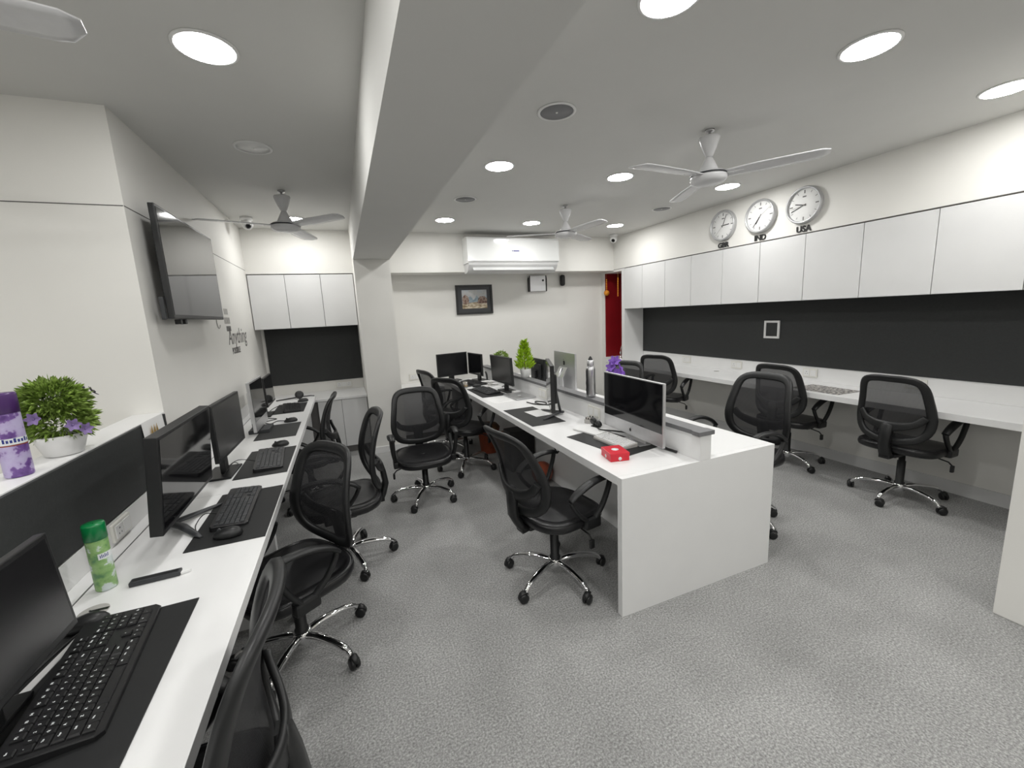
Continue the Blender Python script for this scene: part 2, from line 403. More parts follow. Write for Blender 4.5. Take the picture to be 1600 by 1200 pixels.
# ------------------------------------------------------------------ ceiling fittings
def downlight(x, y, label):
    t = thing('ceiling_light', label, 'light', (x, y, ZC), 0, 'round recessed ceiling lights')
    MB().lathe([(.112, -.0005), (.112, -.004), (.104, -.007), (.099, -.007), (.099, -.0005)], 32).build('trim_ring', 'white', t)
    MB().lathe([(.0985, -.003), (.0985, -.0062), (.06, -.0075), (.001, -.008)], 32, caps=False).build('diffuser', 'lamp', t)
lights = [(-.37, 2.078, 'bright round ceiling light nearest in the left bay'), (-.34, 4.952, 'round ceiling light behind the fan in the left bay'),
          (1.185, 1.30, 'round ceiling light at the top edge right of the beam'), (1.185, 3.01, 'round ceiling light beside the beam in the middle'), (1.185, 4.745, 'farthest round ceiling light beside the beam'),
          (2.245, 1.257, 'large bright round ceiling light in front of the near right fan'), (2.245, 3.01, 'round ceiling light between the two right-bay fans'), (2.24, 4.73, 'round ceiling light above the air conditioner'),
          (3.45, 1.251, 'rightmost bright round ceiling light'), (3.44, 3.006, 'round ceiling light above the clocks'), (3.42, 4.70, 'far round ceiling light near the right corner camera'),
          (-.37, -.49, 'round ceiling light behind the camera in the left bay'), (1.185, -.49, 'round ceiling light behind the camera by the beam'), (2.24, -.49, 'round ceiling light behind the camera on the right'),
          (-.37, -2.0, 'rear round ceiling light in the left bay behind the camera'), (1.185, -2.0, 'rear round ceiling light by the beam behind the camera'), (-.37, .62, 'round ceiling light above the camera in the left bay'),
          (-1.75, .60, 'round ceiling light over the space behind the low wall'), (-2.6, 1.3, 'round ceiling light at the far left behind the low wall'), (-2.0, -.49, 'second round ceiling light behind the low wall'), (-2.0, -2.0, 'rearmost round ceiling light behind the low wall')]
for a in lights: downlight(*a)
def speaker(x, y, label, m='vent'):
    t = thing('ceiling_speaker', label, 'speaker', (x, y, ZC), 0, 'round ceiling speakers')
    MB().lathe([(.105, -.0005), (.105, -.005), (.094, -.008), (.090, -.006), (.090, -.0005)], 32).build('rim', 'white', t)
    MB().lathe([(.0895, -.002), (.0895, -.0045), (.001, -.006)], 32, caps=False).build('grille', m, t)
    MB().lathe([(.006, -.004), (.006, -.009), (.001, -.010)], 10).build('centre_screw', 'white', t)
speaker(1.199, 2.159, 'dark round ceiling grille beside the beam nearest the camera')
speaker(1.181, 3.90, 'small round ceiling grille beside the beam near the back', 'cap')
speaker(3.415, 3.836, 'round ceiling grille near the right wall above the clocks', 'cap')
speaker(-.381, 3.071, 'pale round ceiling grille in the left bay', 'white')

# fans
def blade_mesh():
    m = MB(); L0, L1 = .10, .615; rows = []
    N = 14
    for i in range(N+1):
        f = i/N; x = L0+(L1-L0)*f
        wd = .045+.02*min(1, f*3)
        cut = max(0, (f-.90)/.10)
        tw = -.16*(1-.4*f)
        lo, hi = -wd*(1-.25*cut**2), wd*(1-1.0*cut**1.5)
        rows.append([(x, q, q*tw-(.004 if abs(q) < wd*.3 else .003 if abs(q) < wd*.8 else 0)) for q in (lo, lo+(hi-lo)*.22, (lo+hi)/2, lo+(hi-lo)*.78, hi)])
    V = [[Vector(p) for p in r] for r in rows]
    m.sheet(V); m.sheet([[p+Vector((0, 0, .004)) for p in r] for r in V])
    loop = [r[0] for r in V]+V[-1][1:]+[r[-1] for r in V[::-1][1:]]+V[0][1:-1][::-1]
    m.ring_loft([loop, [p+Vector((0, 0, .004)) for p in loop]], caps=False, smooth=False)
    return m.mesh('blade', 'fan')
BL = blade_mesh()
def fan_parts():
    A = MB().lathe([(.028, 0), (.026, -.012), (.009, -.015), (.009, -.05)], 16).mesh('ceiling_rod', 'steel')
    B = MB().lathe([(.012, -.040), (.058, -.042), (.062, -.050), (.058, -.065), (.040, -.115), (.024, -.150), (.020, -.160)], 24).mesh('canopy', 'fan')
    Cc = MB().lathe([(.019, -.158), (.026, -.172), (.040, -.20), (.055, -.232), (.058, -.245)], 24).mesh('down_cone', 'fan')
    H = MB().lathe([(.06, -.242), (.095, -.252), (.108, -.268), (.110, -.290), (.100, -.306), (.075, -.315), (.02, -.318)], 28).mesh('motor', 'fan')
    R = MB().lathe([(.1095, -.262), (.1125, -.266), (.1125, -.271), (.1095, -.273)], 28, caps=False).mesh('motor_band', 'plast2')
    K = MB().box(.07, .20, -.018, .018, -.003, .002).cyl((.15, -.01, -.006), (.15, -.01, .004), .005, seg=8).cyl((.15, .01, -.006), (.15, .01, .004), .005, seg=8).mesh('blade_iron', 'fan')
    return A, B, Cc, H, R, K
FP = fan_parts()
def fan(x, y, a0, label):
    t = thing('ceiling_fan', label, 'fan', (x, y, ZC), 0, 'three-blade ceiling fans')
    for nm_, me in zip(('ceiling_rod', 'canopy', 'down_cone'), FP[:3]): link(nm_, me, t)
    mo = link('motor', FP[3], t); link('motor_band', FP[4], mo)
    for k in range(3):
        b = link('blade', BL, t, (0, 0, -.272), (0, 0, rad(a0+120*k))); link('blade_iron', FP[5], b)
fan(2.246, 2.108, 65, 'white ceiling fan in front of the three clocks')
fan(2.246, 3.924, 36, 'white ceiling fan hanging before the air conditioner')
fan(-.336, 3.962, 75, 'white ceiling fan near the alcove in the left bay')
fan(-1.15, 1.46, 10, 'white ceiling fan whose blade tip shows at the top left')

# cctv
def cctv(p, aim, label):
    t = thing('security_camera', label, 'camera', p, 0, 'white dome cameras')
    MB().lathe([(.055, 0), (.055, -.03), (.03, -.036)], 20).build('base', 'white', t)
    T = Matrix.Rotation(math.atan2(aim[1], aim[0]), 4, 'Z') @ Matrix.Rotation(rad(35), 4, 'Y')
    h = MB().lathe([(.02, -.05), (.042, -.035), (.047, -.01), (.047, .03), (.040, .045)], 20, T=Matrix.Translation((0, 0, -.065)) @ T @ Matrix.Rotation(PI/2, 4, 'Y')).build('housing', 'white', t)
    MB().lathe([(.026, .0452), (.026, .047), (.012, .049)], 16, T=Matrix.Translation((0, 0, -.065)) @ T @ Matrix.Rotation(PI/2, 4, 'Y')).build('lens', 'screen', h)
cctv((-.76, 4.95, ZC), (.45, -1), 'white dome camera by the alcove fan')
cctv((3.80, 5.25, ZC), (-.9, -.7), 'white dome camera in the back right corner')

# ------------------------------------------------------------------ air conditioner
t = thing('air_conditioner', 'white split air conditioner high on the back wall', 'air conditioner', (2.23, YBH, 2.10))
X0, X1 = -.655, .655
body = [(-.002, .46), (-.17, .46), (-.215, .452), (-.232, .43), (-.236, .16), (-.225, .135), (-.002, .135)]
MB().prism(body, 'x', X0, X1).build('casing', 'acw', t)
lou = [(-.002, .134), (-.222, .134), (-.215, .11), (-.16, .045), (-.12, .02), (-.002, .012)]
lv = MB().prism(lou, 'x', X0+.012, X1-.012).build('louver_housing', 'lam2', t)
fl = MB(); fl.box(X0+.07, X1-.07, -.1, .1, -.004, .004, bev=.002, T=Matrix.Translation((0, -.189, .072)) @ Matrix.Rotation(rad(52), 4, 'X') @ Matrix.Scale(.42, 4, (0, 1, 0))).build('air_flap', 'fade2', lv)
MB().box(X0+.004, X1-.004, -.2385, -.2355, .150, .156).build('trim_line', 'steel', t)
lg = MB().box(-.022, .060, -.238, -.2355, .278, .290)
lg.box(-.045, -.030, -.238, -.2355, .279, .289)
lg.build('maker_mark', 'blue', t)
MB().box(X1-.05, X1-.02, -.238, -.2355, .335, .35).build('sensor_window', 'white', t)

# ------------------------------------------------------------------ things on the back wall
t = thing('picture_frame', 'dark framed landscape picture on the back wall', 'picture', (1.80, YB, 1.792))
hwid, hh = .272, .205
fr = MB()
for a in ((-hwid, hwid, -hh, -hh+.028), (-hwid, hwid, hh-.028, hh), (-hwid, -hwid+.028, -hh+.028, hh-.028), (hwid-.028, hwid, -hh+.028, hh-.028)):
    fr.box(a[0], a[1], -.028, -.0005, a[2], a[3], bev=.002)
fr.build('frame', 'plast', t)
MB().box(-hwid+.028, hwid-.028, -.016, -.001, -hh+.028, hh-.028).build('mount', 'cap' if False else 'plast2', t)
pic = MB()
px0, px1, pz0, pz1 = -.185, .185, -.125, .135
M['p_sky'] = patch_mat('picture_sky', [(.35, (.38, .40, .42)), (.5, (.50, .50, .49)), (.65, (.42, .47, .52))], 9, .5)
M['p_hill'] = patch_mat('picture_hills', [(.35, (.20, .27, .32)), (.5, (.32, .39, .43)), (.65, (.16, .22, .26))], 14, .5)
M['p_house'] = patch_mat('picture_houses', [(.38, (.10, .055, .04)), (.48, (.22, .13, .10)), (.56, (.42, .33, .27)), (.66, (.12, .07, .05))], 22, .5)
M['p_path'] = patch_mat('picture_path', [(.35, (.20, .14, .07)), (.5, (.50, .42, .30)), (.62, (.62, .56, .45)), (.7, (.18, .12, .07))], 16, .5, (1, 1, 3))
yq = -.0175
def quad2(poly, m, dy): pic.use(m).prism(poly, 'y', yq-dy, yq)
quad2([(px0, pz0), (px1, pz0), (px1, pz1), (px0, pz1)], 'p_sky', .0005)
quad2([(px0, -.03), (-.06, .05), (-.01, -.01), (.03, .06), (.09, -.01), (px1, .03), (px1, -.06), (px0, -.06)], 'p_hill', .0010)
quad2([(px0, pz0), (px1, pz0), (px1, -.05), (.02, -.035), (px0, -.055)], 'p_path', .0013)
quad2([(-.18, -.06), (-.085, -.06), (-.085, .02), (-.10, .045), (-.14, .075), (-.18, .03)], 'p_house', .0016)
quad2([(.04, -.06), (px1, -.055), (px1, .01), (.15, .045), (.08, .04), (.05, .0)], 'p_house', .0016)
pic.build('print', 'p_sky', t)

t = thing('junction_box', 'small grey framed control box on the back wall', 'control box', (2.80, YB, 1.995))
MB().box(-.147, .147, -.05, -.0005, -.117, .117, bev=.006).build('case', 'alu', t)
for k in (-1, 1): MB().prism([(k*.149, -.117), (k*.130, -.117), (k*.128, .117), (k*.143, .117), (k*.151, .06)], 'y', -.054, -.001).build('side_rail', 'plast', t)
MB().cyl((.085, -.049, .045), (.085, -.056, .045), .016, seg=16).build('lock', 'plast', t)
t = thing('wall_speaker', 'small black rounded device high on the back wall', 'device', (3.225, YB, 2.035))
MB().lathe([(.004, -.085), (.03, -.078), (.040, -.055), (.040, .055), (.03, .078), (.004, .085)], 20, c=(0, -.043, 0)).build('body', 'plast', t)
MB().box(-.015, .015, -.006, -.0005, -.05, .05).build('wall_plate', 'plast2', t)

# clocks on the right bulkhead
def clock(y, z, r, h1, m1, s1, name, label, lbl2):
    t = thing('wall_clock', label, 'clock', (XRC, y, z), PI, 'round white wall clocks')   # local +X points into the room (-x world)
    RX = Matrix.Rotation(PI/2, 4, 'Y')
    MB().lathe([(r*.98, .001), (r, .012), (r, .030), (r*.975, .042), (r*.93, .046), (r*.885, .044), (r*.87, .030), (r*.87, .02)], 48, T=RX, caps=False).build('bezel', 'bezel', t)
    d = MB().lathe([(r*.99, .0012), (r*.99, .011), (r*.88, .024), (.001, .0245)], 48, T=RX, caps=False).build('dial', 'paper', t)
    tk = MB()
    for k in range(12):
        a = 2*PI*k/12; big = k % 3 == 0
        T = Matrix.Rotation(-a, 4, 'X')
        tk.box(.0246, .0252, -.005 if big else -.002, .005 if big else .002, r*.62 if big else r*.68, r*.80, T=T)
    tk.box(.0246, .0252, -.016, .016, r*.42, r*.49)
    tk.build('hour_marks', 'greyp', d)
    def hand(ang, ln, wd, x): return MB().box(x, x+.001, -wd, wd, -.02, ln, T=Matrix.Rotation(-rad(ang), 4, 'X'))
    hand(h1, r*.5, .0045, .026).build('hour_hand', 'print_', t); hand(m1, r*.74, .0032, .0275).build('minute_hand', 'print_', t); hand(s1, r*.78, .0012, .029).build('second_hand', 'fade', t)
    tx = text_mesh(lbl2, .072, 'print_', .004, bold=.0022)
    o = link('letters', tx, None, (XRC-.005, y+.003, z-r-.044), (PI/2, 0, -PI/2)); o.name = 'wall_lettering'
    tag(o, 'black letters %s on the wall under a clock' % lbl2, 'lettering')
# seen from the room: local +Y points to world -y ... clockwise checked in render
clock(3.482, 2.394, .160, 88, 22, 225, 'GBR', 'white wall clock above the letters GBR', 'GBR')
clock(3.046, 2.394, .160, 212, 217, 55, 'IND', 'white wall clock above the letters IND', 'IND')
clock(2.622, 2.394, .160, 284, 250, 262, 'USA', 'white wall clock above the letters USA', 'USA')

# small frame on the right board
t = thing('photo_frame', 'small white photo frame on the charcoal board', 'frame', (XR-.0125, 3.123, 1.26))
fr = MB()
for a in ((-.087, .087, -.095, -.073), (-.087, .087, .073, .095), (-.087, -.065, -.073, .073), (.065, .087, -.073, .073)): fr.box(-.014, -.0003, a[0], a[1], a[2], a[3], bev=.001)
fr.build('frame', 'white', t); MB().box(-.006, -.0003, -.065, .065, -.073, .073).build('backing', 'board', t)

# niche garlands and bits
for (y, n, lb) in ((5.67, 9, 'orange garland with a round tassel hanging in the red niche'), (5.375, 11, 'thin orange bead garland hanging at the red niche edge')):
    t = thing('garland', lb, 'garland', (XRC-.004, y, 2.118))
    MB().tube([(0, 0, 0), (0, 0, -.3)], .0015, 6).build('string', 'gold', t)
    bd = MB().lathe([(.001, -.011), (.009, -.006), (.011, 0), (.009, .006), (.001, .011)], 8).mesh('bead', 'orange')
    for k in range(n): link('bead', bd, t, (0, 0, -.10-.026*k))
    if n == 9: MB().lathe([(.004, -.045), (.035, -.03), (.045, 0), (.035, .03), (.004, .04)], 12, c=(0, 0, -.30)).build('tassel', 'orange', t)
t = thing('incense_holder', 'slim silver stand inside the red niche', 'ornament', (XRC+.04, 5.37, .790))
MB().lathe([(.03, 0), (.03, .008), (.008, .014), (.006, .05), (.02, .09), (.004, .12), (.004, .16)], 16).build('stem', 'chrome', t)
MB().tube([(0, .0, .15), (.0, -.02, .19), (0, -.05, .24)], [.008, .006, .003], 8).build('tip', 'chrome', t)

# TV on left wall
t = thing('television', 'large black wall-mounted television on the left wall', 'television', (-.83, 3.29, 1.924))
MB().box(-.028, 0, -.513, .513, -.296, .296, bev=.004).build('bezel', 'plast', t)
MB().box(.0003, .0015, -.499, .499, -.275, .284).build('screen', 'screen', t)
MB().box(-.06, -.0285, -.36, .36, -.23, .15, bev=.008).build('rear_housing', 'plast', t)
MB().box(XW+.83+.001, -.0605, -.15, .15, -.12, .12).build('wall_bracket', 'plast2', t)
for yy in (-.32, -.24): MB().box(-.055, -.025, yy-.016, yy+.016, -.325, -.2965, bev=.003).build('foot_stub', 'plast', t)
MB().box(-.05, -.0285, -.53, -.514, -.30, -.18, bev=.004).build('side_port', 'plast2', t)

# wall decal
t = thing('wall_decal', 'grey lettering decal on the left wall beside the television', 'decal', (XW+.0005, 4.55, 1.46))
def dec(body, size, m, y, z, shear=0, bold=0, tilt=0):
    o = link('word', text_mesh(body, size, m, .0004, 3, shear, bold=bold), t, (.0008, y, z), (PI/2, tilt, PI/2)); return o
dec('Anything', .205, 'greyp', .10, .02, .25, .001)
dec('POSSIBLE', .075, 'greyp', -.03, -.105, 0, .003)
def bars(y, z, w_, h_, n, m, nm='word'):
    b = MB()
    for k in range(n):
        b.box(.0004, .0012, y+w_*k/n, y+w_*(k+.6)/n, z, z+h_)
    b.build(nm, m, t)
bars(-.27, .22, .14, .05, 3, 'fade'); bars(-.30, .14, .20, .055, 6, 'fade'); bars(-.265, .075, .16, .045, 6, 'greyp')
MB().tube([(.001, -.50+.05*math.cos(a), .155+.05*math.sin(a)) for a in [rad(60+15*k) for k in range(19)]], .004, 6).build('flourish', 'fade', t)

# ------------------------------------------------------------------ office chair
def outline(scale=1.0):
    half = [(0, .500), (.10, .498), (.165, .478), (.196, .430), (.212, .34), (.226, .25), (.232, .17), (.216, .09), (.168, .035), (.09, .008), (0, 0)]
    pts = [(u*scale, v, 0) for u, v in half]+[(-u*scale, v, 0) for u, v in half[-2:0:-1]]
    return catmull(pts, 3, True)
def bk(u, v, w=0):
    """back-local -> chair-local: u sideways, v up the back, w forward of the sheet"""
    lean = -.225-.11*v+.10*math.sin(min(1, max(0, v/.5))*PI)*.42
    return Vector((lean+.85*u*u+w, u, .505+v))
def frame_sweep(m, pts, wd, th, closed=True, w0=0):
    n = len(pts); rings = []
    for i, p in enumerate(pts):
        a = pts[(i-1) % n] if closed or i else pts[0]; b = pts[(i+1) % n] if closed or i < n-1 else pts[-1]
        d = (b-a); d = Vector((d.x, d.y, 0)).normalized(); nn = Vector((-d.y, d.x, 0))
        ww = w0(p) if callable(w0) else w0; wdi = wd(p) if callable(wd) else wd
        ring = []
        for k in range(8):
            t_ = 2*PI*k/8+PI/8; c_, s_ = math.cos(t_), math.sin(t_)
            c_ = math.copysign(abs(c_)**.7, c_); s_ = math.copysign(abs(s_)**.7, s_)
            q = p+nn*(wdi*c_); ring.append(bk(q.x, q.y, ww+th*s_))
        rings.append(ring)
    if closed: rings.append(rings[0][:])
    m.ring_loft(rings, caps=not closed)
def chair_meshes():
    P = {}
    out = outline()
    m = MB(); frame_sweep(m, [p*.935+Vector((0, .018, 0)) for p in out], .0255, .015)
    P['back_frame'] = m.mesh('back_frame', 'plast')
    # mesh sheet
    m = MB(); c0 = Vector((0, .26, 0)); rings = []
    for f in (.0, .3, .6, .8, .95):
        rings.append([bk(*( (c0+(p-c0)*max(f, .001)).xy), .002) for p in out])
    m.ring_loft(rings, caps=False); P['mesh_sheet'] = m.mesh('mesh_sheet', 'mesh')
    # rear yoke: smile bar + lower arc + spine
    m = MB()
    smile = catmull([(-.196, .222, 0), (-.155, .172, 0), (-.085, .142, 0), (0, .132, 0), (.085, .142, 0), (.155, .172, 0), (.196, .222, 0)], 4)
    frame_sweep(m, smile, lambda p: .020+.018*(1-abs(p.x)/.22), .011, False, lambda p: -.012-.030*(1-(p.x/.22)**2))
    rings = []
    for (v, hw_, w_, th) in ((.165, .02, -.036, .010), (.14, .045, -.042, .013), (.08, .040, -.048, .015), (.0, .036, -.046, .016), (-.07, .038, -.030, .017), (-.11, .042, -.012, .018)):
        rings.append([bk(sx*hw_*.5*a, v, w_+sy*th*b) for sx, sy, a, b in ((-1, -1, 1.6, 1), (0, -1, 0, 1.25), (1, -1, 1.6, 1), (1, 1, 2, 1), (0, 1, 0, 1), (-1, 1, 2, 1))])
    m.ring_loft(rings)
    m.box(-.25, -.13, -.034, .034, .385, .412, bev=.006)
    P['back_spine'] = m.mesh('back_spine', 'plast')
    # seat
    m = MB(); rings = []; N = 36
    def so(sc, z, dx=0):
        r = []
        for k in range(N):
            a = 2*PI*k/N; c_, s_ = math.cos(a), math.sin(a); e = .62
            x = math.copysign(abs(c_)**e, c_)*.238*sc; y = math.copysign(abs(s_)**e, s_)*.245*sc*(1-.05*(x/.24))
            zz = z
            if x > .1: zz -= (x-.1)*.12
            if x < -.12: zz += (-.12-x)*.12
            r.append(Vector((x+.01+dx, y, zz)))
        return r
    for sc, z in ((.05, .418), (.90, .418), (.975, .428), (1.0, .446), (.995, .462), (.965, .474), (.90, .482), (.90, .4815), (.82, .484), (.5, .478), (.04, .474)): rings.append(so(sc, z))
    m.ring_loft(rings); P['seat'] = m.mesh('seat', 'leather')
    m = MB(); m.tube(so(.972, .4735), .0035, 6, closed=True); P['seat_piping'] = m.mesh('seat_piping', 'leather')
    m = MB(); m.box(-.20, .10, -.05, .05, .388, .4175, bev=.008).box(-.05, .05, -.2, .2, .402, .4178, bev=.003)
    P['seat_plate'] = m.mesh('seat_plate', 'plast')
    for s_, nm_ in ((1, 'arm_l'), (-1, 'arm_r')):
        y = .256*s_; m = MB()
        pad = catmull([(-.075, y, .606), (-.035, y+.006*s_, .642), (.04, y+.008*s_, .676), (.12, y+.006*s_, .690), (.195, y, .686), (.225, y, .676)], 4)
        n = len(pad); m.tube(pad, [.029*(.75+.25*math.sin(PI*min(1, (i+2)/n))) for i in range(n)], 8, flat=.5)
        m.tube(catmull([(.205, y, .680), (.19, y, .62), (.15, y-.004*s_, .53), (.10, y-.014*s_, .455)], 4), .017, 8, flat=.75, upv=(1, 0, 0))
        m.tube(catmull([(-.072, y, .606), (-.05, y, .56), (0, y-.004*s_, .50), (.06, y-.014*s_, .450)], 4), .016, 8, flat=.75, upv=(1, 0, 0))
        m.box(.025, .135, min(.205*s_, .262*s_), max(.205*s_, .262*s_), .412, .47, bev=.012)
        P[nm_] = m.mesh('armrest', 'plast')
    m = MB().lathe([(.032, .115), (.032, .13), (.026, .135), (.026, .30), (.020, .305), (.020, .412)], 18); P['gas_lift'] = m.mesh('gas_lift', 'plast')
    m = MB().lathe([(.030, .058), (.038, .064), (.042, .09), (.040, .118), (.033, .122), (.028, .118)], 20); P['base_hub'] = m.mesh('base_hub', 'chrome')
    m = MB(); m.tube(catmull([(.028, 0, .098), (.09, 0, .108), (.17, 0, .104), (.235, 0, .092), (.272, 0, .074), (.290, 0, .052)], 4), [.0195]*9+[.0175]*6+[.0145]*6, 10, flat=.8)
    P['leg'] = m.mesh('leg', 'chrome')
    m = MB().cyl((0, 0, .046), (0, 0, .070), .006, seg=8)
    prof = [(.006, -.001), (.024, 0), (.0275, .004), (.0275, .014), (.022, .018), (.006, .019)]
    for s_ in (1, -1): m.lathe(prof, 16, T=Matrix.Translation((-.014, .003*s_, .0275)) @ Matrix.Rotation(-PI/2*s_, 4, 'X'))
    m.tube([(.016, 0, .040), (.006, 0, .055), (-.012, 0, .0605), (-.03, 0, .053), (-.042, 0, .036)], [.006, .015, .018, .016, .006], 8, flat=.5)
    P['caster'] = m.mesh('caster', 'plast')
    m = MB().tube([(.02, -.06, .398), (.05, -.17, .392), (.06, -.24, .375), (.06, -.262, .352)], .005, 8).box(.045, .075, -.272, -.254, .305, .355, bev=.006)
    P['lever'] = m.mesh('height_lever', 'plast')
    return P
CH = chair_meshes()
def chair(x, y, face, base, label, drop=.02, recline=0):
    """drop lowers the gas lift: seat, back and arms sit that much lower"""
    t = thing('office_chair', label, 'chair', (x, y, 0), rad(face), 'black mesh office chairs on chrome bases')
    d = (0, 0, -drop); rc = Matrix.Rotation(-rad(recline), 3, 'Y'); pv = Vector((-.20, 0, .47)); db = pv-rc @ pv+Vector(d); rb = (0, -rad(recline), 0)
    bf = link('back_frame', CH['back_frame'], t, db, rb); link('mesh_sheet', CH['mesh_sheet'], bf); link('back_spine', CH['back_spine'], t, db, rb)
    st = link('seat', CH['seat'], t, d); link('seat_piping', CH['seat_piping'], st)
    link('seat_plate', CH['seat_plate'], t, d); link('armrest', CH['arm_l'], t, d); link('armrest', CH['arm_r'], t, d)
    link('gas_lift', CH['gas_lift'], t); link('base_hub', CH['base_hub'], t); link('height_lever', CH['lever'], t, d)
    for k in range(5):
        l = link('leg', CH['leg'], t, (0, 0, 0), (0, 0, rad(base-face+72*k)))
        link('caster', CH['caster'], l, (.290, 0, 0), (0, 0, random.uniform(0, 2*PI)))
    return t
chair(-.47, .95, 180, 30, 'nearest black mesh chair seen edge-on at the bottom left', 0)
chair(-.335, 2.04, 215, 30, 'black mesh chair turned towards camera at the second left monitor', .04)
chair(-.11, 2.77, 186, 0, 'black mesh chair seen side-on pulled out from the left desk')
chair(-.40, 3.95, 176, 20, 'farthest black mesh chair at the left desk near the alcove', .06)
chair(.536, 3.51, -92, 26, 'black mesh chair facing the camera alone in the aisle', .065)
chair(1.06, 4.04, 35, 28, 'black mesh chair at the far part of the island')
chair(1.03, 4.72, 15, 10, 'black chair mostly hidden behind another at the island end')
chair(1.03, 2.03, 9, 64, 'black mesh chair at the near island corner in the centre', .02, 9)
chair(3.885, 1.71, 0, 38, 'nearest black mesh chair at the right wall desk')
chair(3.89, 2.60, 2, 36, 'black mesh chair at the right desk by the patterned place mat')
chair(2.52, 2.02, 184, -18, 'black mesh chair on the far side of the island before the wall desk', -.045)
chair(3.70, 4.08, 22, 10, 'black chair at the far right desk beyond the silver computer')
chair(2.62, 3.62, 200, 0, 'black chair largely hidden behind purple flowers and silver computer')

# ------------------------------------------------------------------ monitors
def monitor(x, y, zc, yaw, tilt, w_, h_, label, stand='rect', frame='plast', scr='screen2', thick=.022, bez=.012, chin=.018, base_z=D, bump=True, cat='monitor', group='computer monitors', base_mat=None, foot=.05):
    t = thing('monitor', label, cat, (x, y, base_z), rad(yaw), group)
    zz = zc-base_z; T = Matrix.Translation((0, 0, zz)) @ Matrix.Rotation(-rad(tilt), 4, 'Y')
    bm = base_mat or frame
    cs = MB().box(-thick, 0, -w_/2, w_/2, -h_/2, h_/2, bev=.003, T=T)
    if bump: cs.box(-thick-.025, -thick+.002, -w_*.33, w_*.33, -h_*.36, h_*.28, bev=.012, T=T)
    cs.build('casing', frame, t)
    MB().box(.0002, .0012, -w_/2+bez, w_/2-bez, -h_/2+chin, h_/2-bez, T=T).build('screen', scr, t)
    rear = -thick-.03
    if stand == 'rect':
        MB().box(rear-.02, rear+.006, -.035, .035, .010, zz, bev=.005).build('stand_neck', bm, t)
        MB().box(rear-.09, rear+foot, -.12, .12, .0005, .012, bev=.004).build('stand_base', bm, t)
    elif stand == 'vee':
        MB().tube([(rear-.03, 0, .02), (rear-.015, 0, .10), (rear+.006, 0, zz-.04)], [.022, .02, .024], 8, flat=.5, upv=(1, 0, 0)).build('stand_neck', bm, t)
        for s_ in (1, -1):
            MB().tube([(rear-.05, -.012*s_, .020), (rear+.02, .05*s_, .018), (rear+.09, .14*s_, .009), (rear+.115, .17*s_, .0065)], [.018, .018, .013, .006], 8, flat=.5).build('stand_leg', bm, t)
    elif stand == 'slab':
        MB().box(rear-.03, .06, -.10, .10, .0005, .028, bev=.004).build('stand_base', bm, t)
        MB().box(rear-.01, rear+.01, -.05, .05, .02, zz, bev=.004).build('stand_neck', bm, t)
    elif stand == 'alu':
        MB().tube([(rear+.002, 0, zz+.02), (rear-.035, 0, zz-.06), (rear-.03, 0, .05), (rear-.005, 0, .0085)], .010, 6, flat=1, upv=(1, 0, 0)).build('stand_rod', bm, t)
        nb = MB(); nb.prism([(rear+.02, zz+.03), (rear-.035, zz-.06), (rear-.028, .06), (rear-.006, .008), (rear+.004, .008), (rear-.016, .06), (rear-.022, zz-.06), (rear+.028, zz+.03)], 'y', -.085, .085); nb.build('stand_neck', bm, t)
        MB().box(rear-.03, rear+.05, -.095, .095, .0005, .0075, bev=.002).build('stand_base', bm, t)
    return t
monitor(-.70, 1.075, .980, 0, 4, .41, .25, 'black monitor nearest the camera at the bottom left', base_z=D+.0035, foot=.005)
monitor(-.648, 2.046, 1.024, 0, -6, .61, .36, 'thick black monitor on splayed legs beside the green can', 'vee', thick=.04, scr='screen', base_mat='plast2')
monitor(-.643, 2.70, 1.031, -2, 0, .51, .30, 'black matte monitor third along the left desk')
monitor(-.665, 3.70, .975, -1, 1, .45, .375, 'silver-framed all-in-one screen on dark slab base at the left desk', 'slab', 'alu', 'screen', chin=.075, base_mat='plast2')
monitor(-.68, 4.33, .985, 0, 2, .42, .26, 'farthest thin black monitor at the left desk', scr='screen')
im = monitor(1.558, 2.0, .979, 177, 0, .59, .36, 'silver all-in-one computer on the near island desk', 'alu', 'alu', 'screen', thick=.018, bez=.007, chin=.080, bump=True, cat='computer')
T_ = Matrix.Translation((0, 0, .979-D))
lgm = MB()
ap = [(-.008, .006), (-.0105, .001), (-.0095, -.006), (-.005, -.0115), (0, -.010), (.005, -.0115), (.0085, -.007), (.0065, -.002), (.0085, .005), (.004, .0085), (0, .007), (-.004, .0085)]
lgm.ring_loft([[T_ @ Vector((xx, a, b-.36/2+.036)) for a, b in ap] for xx in (.0003, .001)], smooth=False)
lgm.ring_loft([[T_ @ Vector((xx, a+.001, b-.36/2+.036)) for a, b in ((0, .010), (.002, .014), (.005, .0155), (.003, .0115))] for xx in (.0003, .001)], smooth=False)
lgm.build('maker_mark', 'print_', im)
monitor(1.465, 2.90, 1.0, 157, 0, .50, .355, 'black monitor on splayed legs seen edge-on at the island', 'vee', thick=.03, scr='screen', base_mat='plast2')
monitor(1.50, 4.07, .987, 183, -3, .54, .289, 'black matte monitor between the two small potted plants', 'rect')
monitor(1.49, 4.98, .965, 188, 0, .40, .27, 'right one of the two black monitors at the island end', 'rect', scr='screen')
monitor(1.245, 5.12, .968, -78, 0, .42, .29, 'left wide black monitor at the island end facing the camera', 'rect', scr='screen2')
im2 = monitor(2.00, 3.565, .992, -4, 0, .475, .355, 'rear of a silver all-in-one computer across the island divider', 'alu', 'alu', 'screen', thick=.018, chin=.07, cat='computer', bump=False)
lg2 = MB(); lg2.ring_loft([[Vector((xx, a*2.2, b*2.2+.992-D+.075)) for a, b in ap] for xx in (-.0186, -.0196)], smooth=False)
